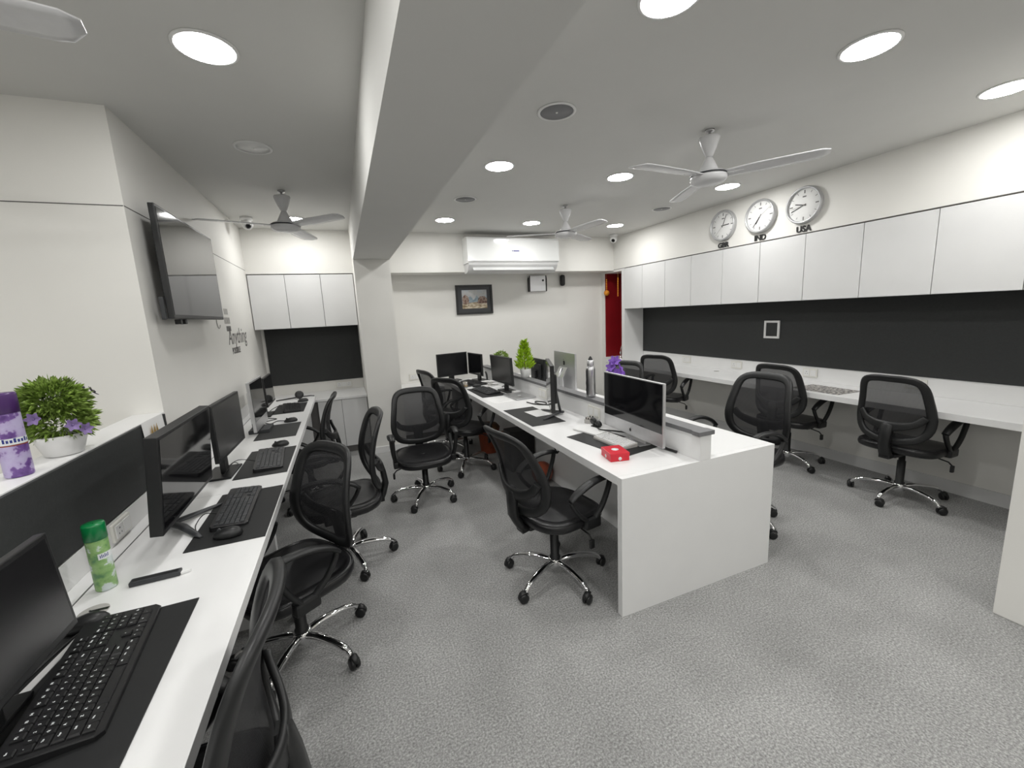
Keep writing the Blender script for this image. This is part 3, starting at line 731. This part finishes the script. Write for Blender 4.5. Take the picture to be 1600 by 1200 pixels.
lg2.ring_loft([[Vector((xx, a*2.2, b*2.2+.992-D+.075)) for a, b in ((0, .010), (.002, .014), (.005, .0155), (.003, .0115))] for xx in (-.0186, -.0196)], smooth=False)
lg2.build('maker_mark', 'print_', im2)
monitor(1.95, 4.07, .95, 0, 0, .34, .24, 'small black monitor back behind the tall potted plant', 'rect', scr='screen')

# ------------------------------------------------------------------ mats, keyboards, mice
def deskmat(x0, x1, y0, y1, label, rz=0):
    o = MB().box(-(x1-x0)/2, (x1-x0)/2, -(y1-y0)/2, (y1-y0)/2, 0, .003, bev=.001).build('desk_mat', 'rubber', loc=((x0+x1)/2, (y0+y1)/2, D+.0004), rot=(0, 0, rz))
    tag(o, label, 'desk mat', 'black desk mats')
deskmat(-.80, -.487, .80, 1.435, 'black desk mat under the nearest keyboard', rad(1.5))
deskmat(-.635, -.368, 1.775, 2.335, 'black desk mat under the second keyboard on the left desk')
deskmat(-.638, -.374, 2.545, 3.08, 'black desk mat third along the left desk')
deskmat(-.680, -.405, 3.375, 3.84, 'black desk mat before the silver-framed screen')
deskmat(-.690, -.422, 4.30, 4.80, 'farthest black desk mat on the left desk')
deskmat(1.200, 1.475, 2.65, 3.24, 'black desk mat with white paper on the island')
deskmat(1.222, 1.490, 3.88, 4.45, 'black desk mat beside the closed silver laptop')
deskmat(1.195, 1.52, 4.60, 5.00, 'farthest black desk mat on the island')
deskmat(1.325, 1.612, 1.83, 2.33, 'black desk mat under the white keyboard and red box', rad(10))
ZM = D+.0036

ROWS = [  # (legend, width) rows from the back of the keyboard to the front
    [('Esc', 1), ('', -1)]+[('F%d' % k, 1) for k in range(1, 5)]+[('', -.5)]+[('F%d' % k, 1) for k in range(5, 9)]+[('', -.5)]+[('F%d' % k, 1) for k in range(9, 13)]+[('', -.3), ('Prt', 1), ('Scr', 1), ('Brk', 1)],
    [(c, 1) for c in '`1234567890-=']+[('Bksp', 2), ('', -.3), ('Ins', 1), ('Hm', 1), ('Up', 1), ('', -.3), ('Nm', 1), ('/', 1), ('*', 1), ('-', 1)],
    [('Tab', 1.5)]+[(c, 1) for c in 'QWERTYUIOP[]']+[('\\', 1.5), ('', -.3), ('Del', 1), ('End', 1), ('Dn', 1), ('', -.3), ('7', 1), ('8', 1), ('9', 1), ('+', 1)],
    [('Caps', 1.75)]+[(c, 1) for c in "ASDFGHJKL;'"]+[('Enter', 2.25), ('', -3.6), ('4', 1), ('5', 1), ('6', 1)],
    [('Shift', 2.25)]+[(c, 1) for c in 'ZXCVBNM,./']+[('Shift', 2.75), ('', -1.3), ('^', 1), ('', -1.3), ('1', 1), ('2', 1), ('3', 1), ('En', 1)],
    [('Ctrl', 1.25), ('Win', 1.25), ('Alt', 1.25), ('', 6.25), ('Alt', 1.25), ('Win', 1.25), ('Mn', 1.25), ('Ctrl', 1.25), ('', -.3), ('<', 1), ('v', 1), ('>', 1), ('', -.3), ('0', 2), ('.', 1)]]
def keyboard(x, y, rz, label, W=.44, Dp=.15, split=False, body='key', keys='key', legend=True, numpad=True, z=None, tilt=4):
    t = thing('keyboard', label, 'keyboard', (x, y, ZM if z is None else z), rz, 'computer keyboards')
    poly = [(-W/2, -Dp/2+.012), (-W/2+.012, -Dp/2), (W/2-.012, -Dp/2), (W/2, -Dp/2+.012), (W/2, Dp/2-.008), (W/2-.008, Dp/2), (-W/2+.008, Dp/2), (-W/2, Dp/2-.008)]
    zt = lambda yy: .012+(yy+Dp/2)*math.tan(rad(tilt))
    b = MB(); b.ring_loft([[Vector((u, v, .0005)) for u, v in poly], [Vector((u, v, zt(v)-.003)) for u, v in poly], [Vector((u*.992, v*.98, zt(v))) for u, v in poly]], smooth=False)
    b.build('base', body, t)
    units = 22.6 if numpad else 15
    pit = (W-.022)/units; rp = (Dp-.026)/6.15
    joined = MB(); cache = {}; leg = {}
    for r, row in enumerate(ROWS):
        xx = -W/2+.011; yy = Dp/2-.013-rp*(r+.5)-(rp*.15 if r else 0)
        for lg_, wd in row:
            if wd < 0: xx += -wd*pit; continue
            if not numpad and xx > W/2-.012-pit*.5: break
            cx = xx+wd*pit/2; xx += wd*pit; kw, kd = wd*pit/2-.0009, rp/2-.0009
            zk = zt(yy)+.0003
            if split:
                kk = round(wd, 2)
                if kk not in cache:
                    m = MB(); m.ring_loft([[Vector((sx*kw*f, sy*kd*f+o_, zz)) for sx, sy in ((-1, -1), (1, -1), (1, 1), (-1, 1))] for f, zz, o_ in ((1, 0, 0), (.97, .003, 0), (.80, .006, .0006))], smooth=False)
                    cache[kk] = m.mesh('key', keys)
                ko = link('key', cache[kk], t, (cx, yy, zk), (rad(tilt), 0, 0))
                if legend and lg_:
                    if lg_ not in leg: leg[lg_] = text_mesh(lg_, 0.0066 if len(lg_) < 3 else .0046, 'ink', .0001, 1, align='CENTER', bold=.0002)
                    link('legend', leg[lg_], ko, (-kw*.25 if len(lg_) < 3 else 0, kd*.18, .0063))
            else:
                T = Matrix.Translation((cx, yy, zk)) @ Matrix.Rotation(rad(tilt), 4, 'X')
                joined.ring_loft([[T @ Vector((sx*kw*f, sy*kd*f, zz)) for sx, sy in ((-1, -1), (1, -1), (1, 1), (-1, 1))] for f, zz in ((1, 0), (.84, .0045))], smooth=False)
    if not split:
        k = joined.build('keys', keys, t); k['kind'] = 'stuff'
    else: joined.bm.free()
    return t
keyboard(-.645, 1.205, rad(96), 'large black keyboard with white legends nearest the camera', .455, .165, split=True)
keyboard(-.525, 2.13, rad(92), 'black keyboard in front of the thick monitor on splayed legs', .44, .135, keys='plast2')
keyboard(-.495, 2.83, rad(95), 'black keyboard on the third desk mat of the left desk', .43, .15, keys='plast2')
keyboard(-.545, 4.53, rad(97), 'farthest black keyboard on the left desk', .43, .15)
keyboard(1.478, 2.05, rad(-87), 'slim white and silver keyboard on the island', .285, .125, body='fade', keys='keyw', numpad=False, tilt=5)
keyboard(1.36, 4.19, rad(-84), 'black keyboard on the island mat beside the laptop', .43, .15, keys='plast2')
keyboard(1.40, 4.80, rad(-75), 'black keyboard at the far end of the island', .40, .14)

def mouse_mesh():
    m = MB(); rings = []; N = 20
    for f, z in ((.9, .0005), (1, .006), (.97, .016), (.82, .026), (.55, .033), (.2, .036), (.02, .0362)):
        rings.append([Vector((math.cos(2*PI*k/N)*.053*f*(1+.0*f), math.sin(2*PI*k/N)*.030*f, z*(1-.18*math.cos(2*PI*k/N)*f))) for k in range(N)])
    m.ring_loft(rings); return m.mesh('shell', 'plast')
MO = mouse_mesh()
WH = MB().cyl((.028, -.004, .030), (.028, .004, .030), .007, seg=12).mesh('scroll_wheel', 'plast2')
def mouse(x, y, rz, label, z=None):
    t = thing('mouse', label, 'mouse', (x, y, ZM if z is None else z), rz, 'computer mice')
    link('shell', MO, t); link('scroll_wheel', WH, t)
mouse(-.755, 1.425, rad(185), 'black mouse behind the nearest keyboard')
mouse(-.505, 1.84, rad(172), 'glossy black mouse on the mat before the thick monitor')
mouse(-.475, 3.13, rad(182), 'black mouse at the far end of the third keyboard')
mouse(-.49, 3.90, rad(180), 'black mouse just past the empty fourth mat', D+.0006)
mouse(-.47, 4.86, rad(180), 'black mouse beside the farthest left keyboard', D+.0006)
mouse(1.37, 4.54, rad(0), 'black mouse between the two far island mats', D+.0006)

# ------------------------------------------------------------------ small things, left desk
def can(x, y, z, r, h, cap, label, lbl, rz=0):
    t = thing('spray_can', label, 'spray can', (x, y, z), rz)
    b = MB().lathe([(r*.94, .0005), (r, .004), (r, h*.74), (r*.985, h*.765)], 28).build('can_body', lbl, t)
    MB().lathe([(r*.99, h*.765), (r*1.04, h*.768), (r*1.04, h*.975), (r*.98, h), (.002, h)], 28, caps=False).build('cap', cap, t)
    return t, b
t, b = can(-.800, 1.645, D+.0005, .0275, .224, 'green', 'green and white aerosol can with green cap on left desk', 'jas')
tg = MB(); tg.sheet([[(.0280*math.cos(a), .0280*math.sin(a), z) for a in [rad(-75+12*k) for k in range(9)]] for z in (.108, .128)]); tg.build('name_band', 'ink', b)
tg = MB()
for k, a in enumerate([-66, -58, -50, -42, -34, -26]): tg.sheet([[(.02825*math.cos(rad(a+q)), .02825*math.sin(rad(a+q)), z) for q in (0, 4)] for z in (.113, .113+(.012 if k % 2 else .009))])
tg.build('lettering', 'blue', b)
t, b = can(-.985, 1.735, 1.1405, .0325, .262, 'purple', 'purple and lilac aerosol can standing on the ledge', 'lav')
tg = MB(); tg.sheet([[(.0330*math.cos(a), .0330*math.sin(a), z) for a in [rad(-110+12*k) for k in range(14)]] for z in (.104, .124)]); tg.build('name_band', 'ink', b)
tg = MB()
for k in range(8): tg.sheet([[(.0333*math.cos(rad(-95+14*k+q)), .0333*math.sin(rad(-95+14*k+q)), z) for q in (0, 9)] for z in (.110, .119+(.004 if k % 3 == 0 else 0))])
tg.build('lettering', 'blue', b)
tg = MB(); tg.sheet([[(.0331*math.cos(rad(a)), .0331*math.sin(rad(a)), z) for a in range(-110, 60, 12)] for z in (.100, .1035)]); tg.build('pink_stripe', 'terr', b)

t = thing('marker_holder', 'flat black stick with clear tip lying on the left desk', 'remote', (-.652, 1.622, D+.0005), rad(2))
MB().box(-.078, .058, -.016, .016, 0, .015, bev=.004).build('body', 'plast2', t)
MB().box(-.07, .05, -.006, .006, .0151, .0157).build('slider_groove', 'plast', t)
MB().prism([(.059, -.011), (.085, -.003), (.085, .003), (.059, .011)], 'z', .001, .009).build('clear_tip', 'paper', t)
t = thing('cable_grommet', 'round grey cable grommet in the near left desk', 'grommet', (-.775, 1.505, D))
MB().lathe([(.036, .0004), (.036, .003), (.032, .0045), (.001, .0045)], 28, caps=False).build('disc', 'fade', t)
MB().box(-.008, .036, -.006, .006, .0046, .0052).build('slot', 'plast', t)
o = MB().prism([(-.150, -.010), (.150, -.006), (.150, .008), (-.150, .012)], 'z', 0, .0012).build('paper_strip', 'paper', loc=(-.765, 1.27, ZM+.0003), rot=(0, 0, rad(84)))
tag(o, 'white paper strip lying under the nearest monitor', 'paper')
o = MB().box(-.0004, .0008, -.12, .12, -.10, .10, T=Matrix.Rotation(rad(-3), 4, 'Y')).build('notice_sheet', 'paper', loc=(XW+.022, 2.50, 1.045))
tag(o, 'white notice with gold emblem on the low wall behind monitors', 'notice')
em = MB()
for k in range(3): em.prism([(-.03+.03*k, -.02), (-.005+.03*k, -.02), (-.018+.03*k, .025)], 'x', .0010, .0018)
em.build('emblem', 'gold', o, (.003, -.03, .05))

# plants
def leaf_cloud(m, fn, n, ln, wd):
    for _ in range(n):
        p, d = fn(); p = Vector(p); d = Vector(d).normalized()
        sd = d.cross(Vector((random.uniform(-1, 1), random.uniform(-1, 1), random.uniform(-1, 1)))).normalized()
        L_ = ln*random.uniform(.7, 1.3); W_ = wd*random.uniform(.7, 1.3); nn = sd.cross(d)*W_*.4
        a = p; b = p+d*L_*.5+sd*W_; c_ = p+d*L_-Vector((0, 0, L_*.15)); e = p+d*L_*.5-sd*W_; mid = p+d*L_*.5+nn
        vs = [m.bm.verts.new(q) for q in (a, b, c_, e, mid)]
        m._f([vs[0], vs[1], vs[4]]); m._f([vs[1], vs[2], vs[4]]); m._f([vs[2], vs[3], vs[4]]); m._f([vs[3], vs[0], vs[4]])
def flower_mesh(r, mt):
    m = MB()
    for k in range(6):
        a = 2*PI*k/6; ca, sa = math.cos(a), math.sin(a)
        P_ = lambda u, v, z: Vector((ca*u-sa*v, sa*u+ca*v, z))
        m.sheet([[P_(.1*r, -.1*r, 0), P_(.6*r, -.36*r, .15*r), P_(r, -.12*r, .3*r)], [P_(.1*r, 0, -.05*r), P_(.6*r, 0, .05*r), P_(1.05*r, 0, .25*r)], [P_(.1*r, .1*r, 0), P_(.6*r, .36*r, .15*r), P_(r, .12*r, .3*r)]])
    m.lathe([(.02*r, -.05*r), (.18*r, 0), (.12*r, .12*r), (.02*r, .16*r)], 8)
    return m.mesh('flower', mt)
t = thing('potted_plant', 'bushy green artificial plant with purple flowers on the ledge', 'plant', (-.985, 1.965, 1.1405))
MB().lathe([(.045, .0005), (.052, .004), (.066, .05), (.071, .075), (.068, .077), (.062, .06), (.01, .058)], 28, caps=False).build('pot', 'white', t)
MB().lathe([(.064, .060), (.03, .068), (.001, .07)], 20, caps=False).build('soil', 'soil', t)
m = MB()
def bush():
    while True:
        v = Vector((random.gauss(0, 1), random.gauss(0, 1), random.gauss(0, 1))).normalized()
        if v.z > -.75: break
    rr = random.uniform(.55, 1)
    top = random.random() < .62
    c_ = Vector((0, 0, .195)) if top else Vector((.0, .02, .12)); R_ = (.082, .088, .074) if top else (.085, .098, .072)
    return c_+Vector((v.x*R_[0]*rr, v.y*R_[1]*rr, v.z*R_[2]*rr)), v+Vector((0, 0, .25))
leaf_cloud(m, bush, 2600, .028, .0062)
f_ = m.build('foliage', 'leaf', t); f_['kind'] = 'stuff'
FL = flower_mesh(.022, 'petal')
for p_, d_ in (((.075, -.075, .115), (.6, -.7, .2)), ((.088, -.035, .090), (.8, -.5, .1)), ((.03, .105, .225), (.3, .5, .5)), ((.075, .085, .21), (.6, .4, .4)), ((.0, -.115, .155), (0, -1, .2))):
    q = Vector(d_).to_track_quat('Z', 'Y').to_euler(); link('flower', FL, t, p_, q)

t = thing('potted_plant', 'bright lime conifer-shaped plant in small white pot on divider', 'plant', (1.708, 3.90, .9085))
MB().lathe([(.036, .0005), (.042, .004), (.054, .078), (.056, .088), (.052, .088), (.046, .07), (.01, .068)], 24, caps=False).build('pot', 'white', t)
m = MB()
def cone():
    z = random.random()**1.1; a = random.uniform(0, 2*PI); rr = (.112*(1-z)**.9*(.55+.45*min(1, z*5+.4)))*random.uniform(.25, .9)
    return (math.cos(a)*rr, math.sin(a)*rr, .085+z*.275), (math.cos(a)*.7, math.sin(a)*.7, .95)
leaf_cloud(m, cone, 900, .055, .0065); f_ = m.build('foliage', 'leaf2', t); f_['kind'] = 'stuff'
MB().tube([(0, 0, .06), (0, 0, .33)], [.006, .003], 6).build('stem', 'wood', t)
t = thing('potted_plant', 'small round green plant behind a monitor at far divider', 'plant', (1.708, 4.60, .9085))
MB().lathe([(.03, .0005), (.035, .004), (.045, .06), (.047, .07), (.04, .065), (.01, .062)], 20, caps=False).build('pot', 'white', t)
m = MB()
def ball():
    v = Vector((random.gauss(0, 1), random.gauss(0, 1), random.gauss(0, 1))).normalized(); return Vector((0, 0, .145))+v*random.uniform(.05, .075), v
leaf_cloud(m, ball, 600, .030, .009); f_ = m.build('foliage', 'leaf', t); f_['kind'] = 'stuff'
t = thing('potted_plant', 'purple flower ornament on the divider behind the silver computer', 'plant', (1.708, 2.36, .9085))
MB().lathe([(.03, .0005), (.034, .004), (.04, .05), (.037, .05), (.01, .045)], 20, caps=False).build('pot', 'white', t)
FL2 = flower_mesh(.042, 'petal2')
for k, (p_, d_) in enumerate((((0, 0, .30), (-.4, -.5, .6)), ((.01, .035, .235), (-.7, .3, .3)), ((-.01, -.045, .22), (-.6, -.6, .4)), ((-.03, -.005, .265), (-.8, -.2, .5)), ((.0, -.075, .195), (-.3, -.8, .5)), ((.0, .065, .19), (-.4, .7, .4)), ((-.03, .01, .20), (-.9, 0, .3)), ((.03, -.02, .245), (.5, -.5, .4)))):
    link('flower', FL2, t, p_, Vector(d_).to_track_quat('Z', 'Y').to_euler())
m = MB()
for p_ in ((0, 0, .30), (.01, .035, .235), (-.01, -.045, .22), (.0, .065, .19), (0, -.075, .195)): m.tube([(0, 0, .045), (p_[0]*.5, p_[1]*.5, .15), p_], .002, 5)
m.build('stems', 'leaf', t)

# bottle on divider
t = thing('water_bottle', 'tall steel water bottle with black cap on the divider', 'bottle', (1.708, 2.665, .9085))
MB().lathe([(.030, .0005), (.035, .005), (.036, .02), (.036, .205), (.032, .225), (.024, .238), (.021, .24)], 28).build('body', 'steel', t)
MB().lathe([(.025, .2405), (.026, .244), (.026, .275), (.019, .283)], 24).build('collar', 'alu', t)
MB().lathe([(.018, .2835), (.016, .290), (.009, .305), (.003, .312)], 18).build('cap', 'plast', t)
MB().tube([(-.0365, .01, .05), (-.037, .002, .08), (-.037, .008, .11), (-.0365, -.004, .14)], .0018, 5).build('print_mark', 'print_', t)

# island clutter
t = thing('gift_box', 'small red card box with white round stickers on the island', 'box', (1.325, 1.835, ZM-.003), rad(-12))
MB().box(-.054, .054, -.066, .066, .0002, .044, bev=.003).build('box_body', 'redbox', t)
MB().box(-.0555, .0555, -.0675, .0675, .028, .0465, bev=.003).build('lid', 'redbox', t)
MB().lathe([(.020, .0466), (.020, .0472), (.001, .0473)], 20, caps=False).build('round_sticker', 'ink', t)
MB().lathe([(.010, .0001), (.010, .0006), (.001, .0007)], 16, T=Matrix.Translation((-.0542, 0, .015)) @ Matrix.Rotation(-PI/2, 4, 'Y'), caps=False).build('round_sticker', 'ink', t)
MB().lathe([(.010, .0001), (.010, .0006), (.001, .0007)], 16, T=Matrix.Translation((0, -.0662, .015)) @ Matrix.Rotation(PI/2, 4, 'X'), caps=False).build('round_sticker', 'ink', t)
o = MB().box(-.11, .11, -.075, .075, 0, .010, bev=.001, T=Matrix.Rotation(rad(1), 4, 'X')).build('notebook', 'paper', loc=(1.50, 2.335, ZM+.001), rot=(0, 0, rad(-78)))
tag(o, 'white notebook lying at the end of the white keyboard', 'notebook')
t = thing('webcam', 'pair of round black lenses on a cord before the silver computer', 'webcam', (1.555, 2.37, ZM+.012), rad(100))
for dx, dz in ((-.024, .022), (.024, .034)): MB().lathe([(.012, -.014), (.024, -.012), (.026, 0), (.024, .012), (.012, .014)], 18, T=Matrix.Translation((dx, 0, dz)) @ Matrix.Rotation(rad(70), 4, 'X')).build('lens_body', 'plast', t)
MB().tube([(-.02, 0, .02), (0, 0, .022), (.02, 0, .03)], .006, 6).build('bridge', 'plast2', t)
MB().box(-.03, .03, -.02, .02, -.004, .006, bev=.003).build('foot', 'plast', t)
t = thing('desk_organiser', 'tiny pale cube box holding pins by the divider socket', 'organiser', (1.60, 2.52, D+.0006), rad(15))
MB().box(-.03, .03, -.025, .025, 0, .028, bev=.002).build('tray', 'fade', t)
MB().box(-.026, .006, -.02, .018, .0285, .045, bev=.002).build('blue_pad', 'glass', t)
for q in ((.015, .01), (.02, -.012)): MB().lathe([(.007, .028), (.007, .042), (.003, .05)], 10, c=(q[0], q[1], 0)).build('pin', 'plast', t)
o = MB().box(-.0701, .0701, -.105, .105, 0, .0006).build('paper_sheet', 'paper', loc=(1.405, 2.99, ZM+.0004), rot=(0, 0, rad(4)))
tag(o, 'white sheet of paper on the island mat by splayed-leg monitor', 'paper')
t = thing('laptop', 'closed silver laptop lying on the island desk', 'laptop', (1.553, 3.72, D+.0006), rad(3))
MB().box(-.105, .105, -.155, .155, .001, .009, bev=.003).build('base', 'alu', t)
ld = MB().box(-.105, .105, -.155, .155, .0092, .015, bev=.002).build('lid', 'alu', t)
MB().lathe([(.017, .0151), (.017, .0154), (.001, .0155)], 16, caps=False).build('lid_mark', 'ink', ld)
o = MB().box(-.04, .04, -.024, .024, 0, .025, bev=.004).build('power_adapter', 'white', loc=(1.60, 3.912, D+.0006), rot=(0, 0, rad(2)))
tag(o, 'small white power adapter beside the closed laptop', 'adapter')
t = thing('drinking_glass', 'small clear tumbler on the far island edge', 'glass', (1.235, 4.55, D+.0006))
MB().lathe([(.026, .0005), (.033, .075), (.0315, .075), (.025, .008), (.001, .008)], 20, caps=False).build('tumbler', 'glass', t)
MB().lathe([(.0245, .0085), (.0275, .03), (.001, .03)], 20, caps=False).build('drink', 'gold', t)
for k, (xx, yy, rz) in enumerate(((1.53, 4.54, 10), (1.585, 4.60, -15), (1.57, 4.70, 30))):
    o = MB().box(-.06, .06, -.085, .085, 0, .002+.004*k, T=None).build('paper_stack', 'shade_cloth', loc=(xx, yy, D+.0006+.008*k), rot=(0, 0, rad(rz)))
    tag(o, ['crumpled white papers lying by the far island monitors', 'loose white papers topmost near the island divider', 'loose white papers farthest back near the right far monitor'][k], 'paper')
o = MB().box(-.10, .10, -.15, .15, 0, .0006).build('paper_sheet', 'paper', loc=(1.32, 3.70, D+.0006), rot=(0, 0, rad(8)))
tag(o, 'plain white sheet at the island edge before the laptop', 'paper')

# right desk things
o = MB().box(-.15, .15, -.21, .21, 0, .002).build('place_mat', 'placemat', loc=(3.985, 2.36, D+.0006), rot=(0, 0, rad(-3)))
tag(o, 'black and white patterned place mat on the right desk', 'place mat')
o = MB().lathe([(.03, .0003), (.03, .003), (.012, .004), (.001, .0035)], 24, caps=False).build('cable_grommet', 'fade', loc=(4.18, 3.715, D+.0003))
tag(o, 'small round grommet in the right desk top', 'grommet')

# left desk back headset
t = thing('headset', 'black headset lying at the alcove end of the left desk', 'headset', (-.53, 5.08, D+.0006), rad(8))
MB().tube([(-.22, .0, .008), (-.10, .01, .012), (0, .0, .020), (.12, -.005, .02), (.16, 0, .012)], [.006, .008, .007, .006, .005], 8).build('band', 'plast', t)
MB().lathe([(.02, -.018), (.042, -.014), (.045, 0), (.042, .014), (.02, .018)], 20, T=Matrix.Translation((.01, 0, .045)) @ Matrix.Rotation(rad(70), 4, 'X')).build('ear_cup', 'plast', t)

# cables
def cable(pts, label, r=.003, m='cable', name='cable'):
    ps = catmull(pts, 5)
    for p in ps:
        if p.z > D-.03: p.z = max(p.z, D+r+.0006)
    o = Vector(ps[0]); mb = MB(); mb.tube([p-o for p in ps], r, 6)
    tag(mb.build(name, m, loc=o), label, 'cable')
z0 = D+.004
cable([(-.78, 1.50, z0+.006), (-.74, 1.44, z0+.004), (-.765, 1.38, ZM+.004), (-.79, 1.25, ZM+.004), (-.80, 1.12, ZM+.003)], 'black cord running from the near grommet')
cable([(-.58, 2.08, z0), (-.62, 2.02, z0+.04), (-.66, 2.03, z0), (-.64, 1.95, z0), (-.60, 1.88, z0+.002)], 'thin black wire looping under the thick monitor', .002)
cable([(-.56, 2.78, ZM+.018), (-.66, 2.82, z0+.03), (-.72, 2.75, z0), (-.70, 2.62, z0), (-.66, 2.70, z0+.05), (-.67, 2.85, z0)], 'wire looping behind the third keyboard', .002)
cable([(-.54, 3.90, z0+.012), (-.60, 3.98, z0), (-.64, 3.90, z0), (-.70, 4.0, z0), (-.62, 4.08, z0), (-.70, 4.15, z0)], 'tangled wires behind the silver-framed screen', .0035)
cable([(-.60, 4.50, ZM+.018), (-.66, 4.55, z0+.03), (-.72, 4.45, z0+.01), (-.70, 4.30, z0)], 'wire arching behind the farthest left keyboard', .0035)
cable([(1.50, 3.42, z0), (1.53, 3.30, z0), (1.60, 3.24, z0), (1.64, 3.32, z0), (1.58, 3.40, z0), (1.55, 3.28, z0+.008), (1.62, 3.20, z0)], 'coiled black cable on the island by the splayed-leg monitor', .005)
cable([(1.56, 2.36, z0+.01), (1.52, 2.26, z0+.022), (1.60, 2.20, z0+.014), (1.62, 2.08, z0+.024), (1.645, 1.95, z0+.004)], 'black cord lying along the foot of the silver computer', .005)
cable([(1.655, 1.86, z0+.0), (1.65, 1.80, z0), (1.648, 1.76, z0+.006), (1.655, 1.72, z0+.004)], 'short black plug lead beside the divider socket', .008)
cable([(1.35, 2.62, .70), (1.35, 2.61, .60), (1.35, 2.57, .55), (1.35, 2.52, .60), (1.36, 2.46, .70)], 'black cable hanging in a loop beneath the island top', .005)
cable([(1.60, 4.32, z0+.004), (1.58, 4.20, z0+.03), (1.55, 4.05, z0+.012), (1.60, 3.96, z0+.004)], 'black cables at the foot of the middle island monitor', .006)
cable([(1.62, 4.95, z0+.10), (1.60, 4.85, z0+.08), (1.58, 4.78, z0+.01), (1.55, 4.72, z0+.004)], 'black cable cluster at the right far monitor', .012)

# under the island
t = thing('computer_tower', 'black computer tower standing under the island', 'computer', (1.535, 3.74, 0))
MB().box(-.13, .13, -.09, .09, .012, .42, bev=.004).build('case', 'plast', t)
for a in ((-.1, -.06), (.1, -.06), (-.1, .06), (.1, .06)): MB().cyl((a[0], a[1], 0), (a[0], a[1], .0118), .012, seg=10).build('foot', 'plast2', t)
MB().box(-.1335, -.1305, -.06, .06, .30, .36).build('drive_bay', 'plast2', t)
t = thing('ball', 'rust-red round ball lying under the island', 'ball', (1.578, 3.31, 0))
MB().lathe([(.10*math.sin(PI*k/14)+.0002, .10-.10*math.cos(PI*k/14)) for k in range(15)], 28, caps=False).build('shell', 'terr', t)
MB().tube([(.1003*math.cos(2*PI*k/32), .1003*math.sin(2*PI*k/32)*.8, .10+.1003*math.sin(2*PI*k/32)*.6) for k in range(32)], .0015, 6, closed=True).build('seam', 'plast', t)
t = thing('cardboard_box', 'brown carton standing under the island near the chairs', 'box', (1.56, 4.02, 0), rad(3))
MB().box(-.10, .10, -.13, .13, .0005, .30, bev=.002).build('carton', 'wood', t)
MB().box(-.1015, .1015, -.025, .025, .297, .3025).build('tape', 'gold', t)
t = thing('waste_bin', 'round brown bin under the island behind the carton', 'bin', (1.44, 4.42, 0))
MB().lathe([(.10, .0005), (.125, .26), (.13, .265), (.13, .28), (.12, .28), (.095, .01), (.001, .01)], 24, caps=False).build('bucket', 'terr', t)
MB().lathe([(.132, .281), (.134, .29), (.10, .33), (.03, .345), (.001, .346)], 24, caps=False).build('lid', 'wood', t)
for (yy, lb) in ((1.35, 'black computer tower under the near left desk'), (3.3, 'black computer tower under the far left desk')):
    t = thing('computer_tower', lb, 'computer', (-.74, yy, 0))
    MB().box(-.10, .10, -.09, .09, .012, .42, bev=.004).build('case', 'plast', t)
    MB().box(-.09, .09, -.08, .08, 0, .0118).build('foot', 'plast2', t)
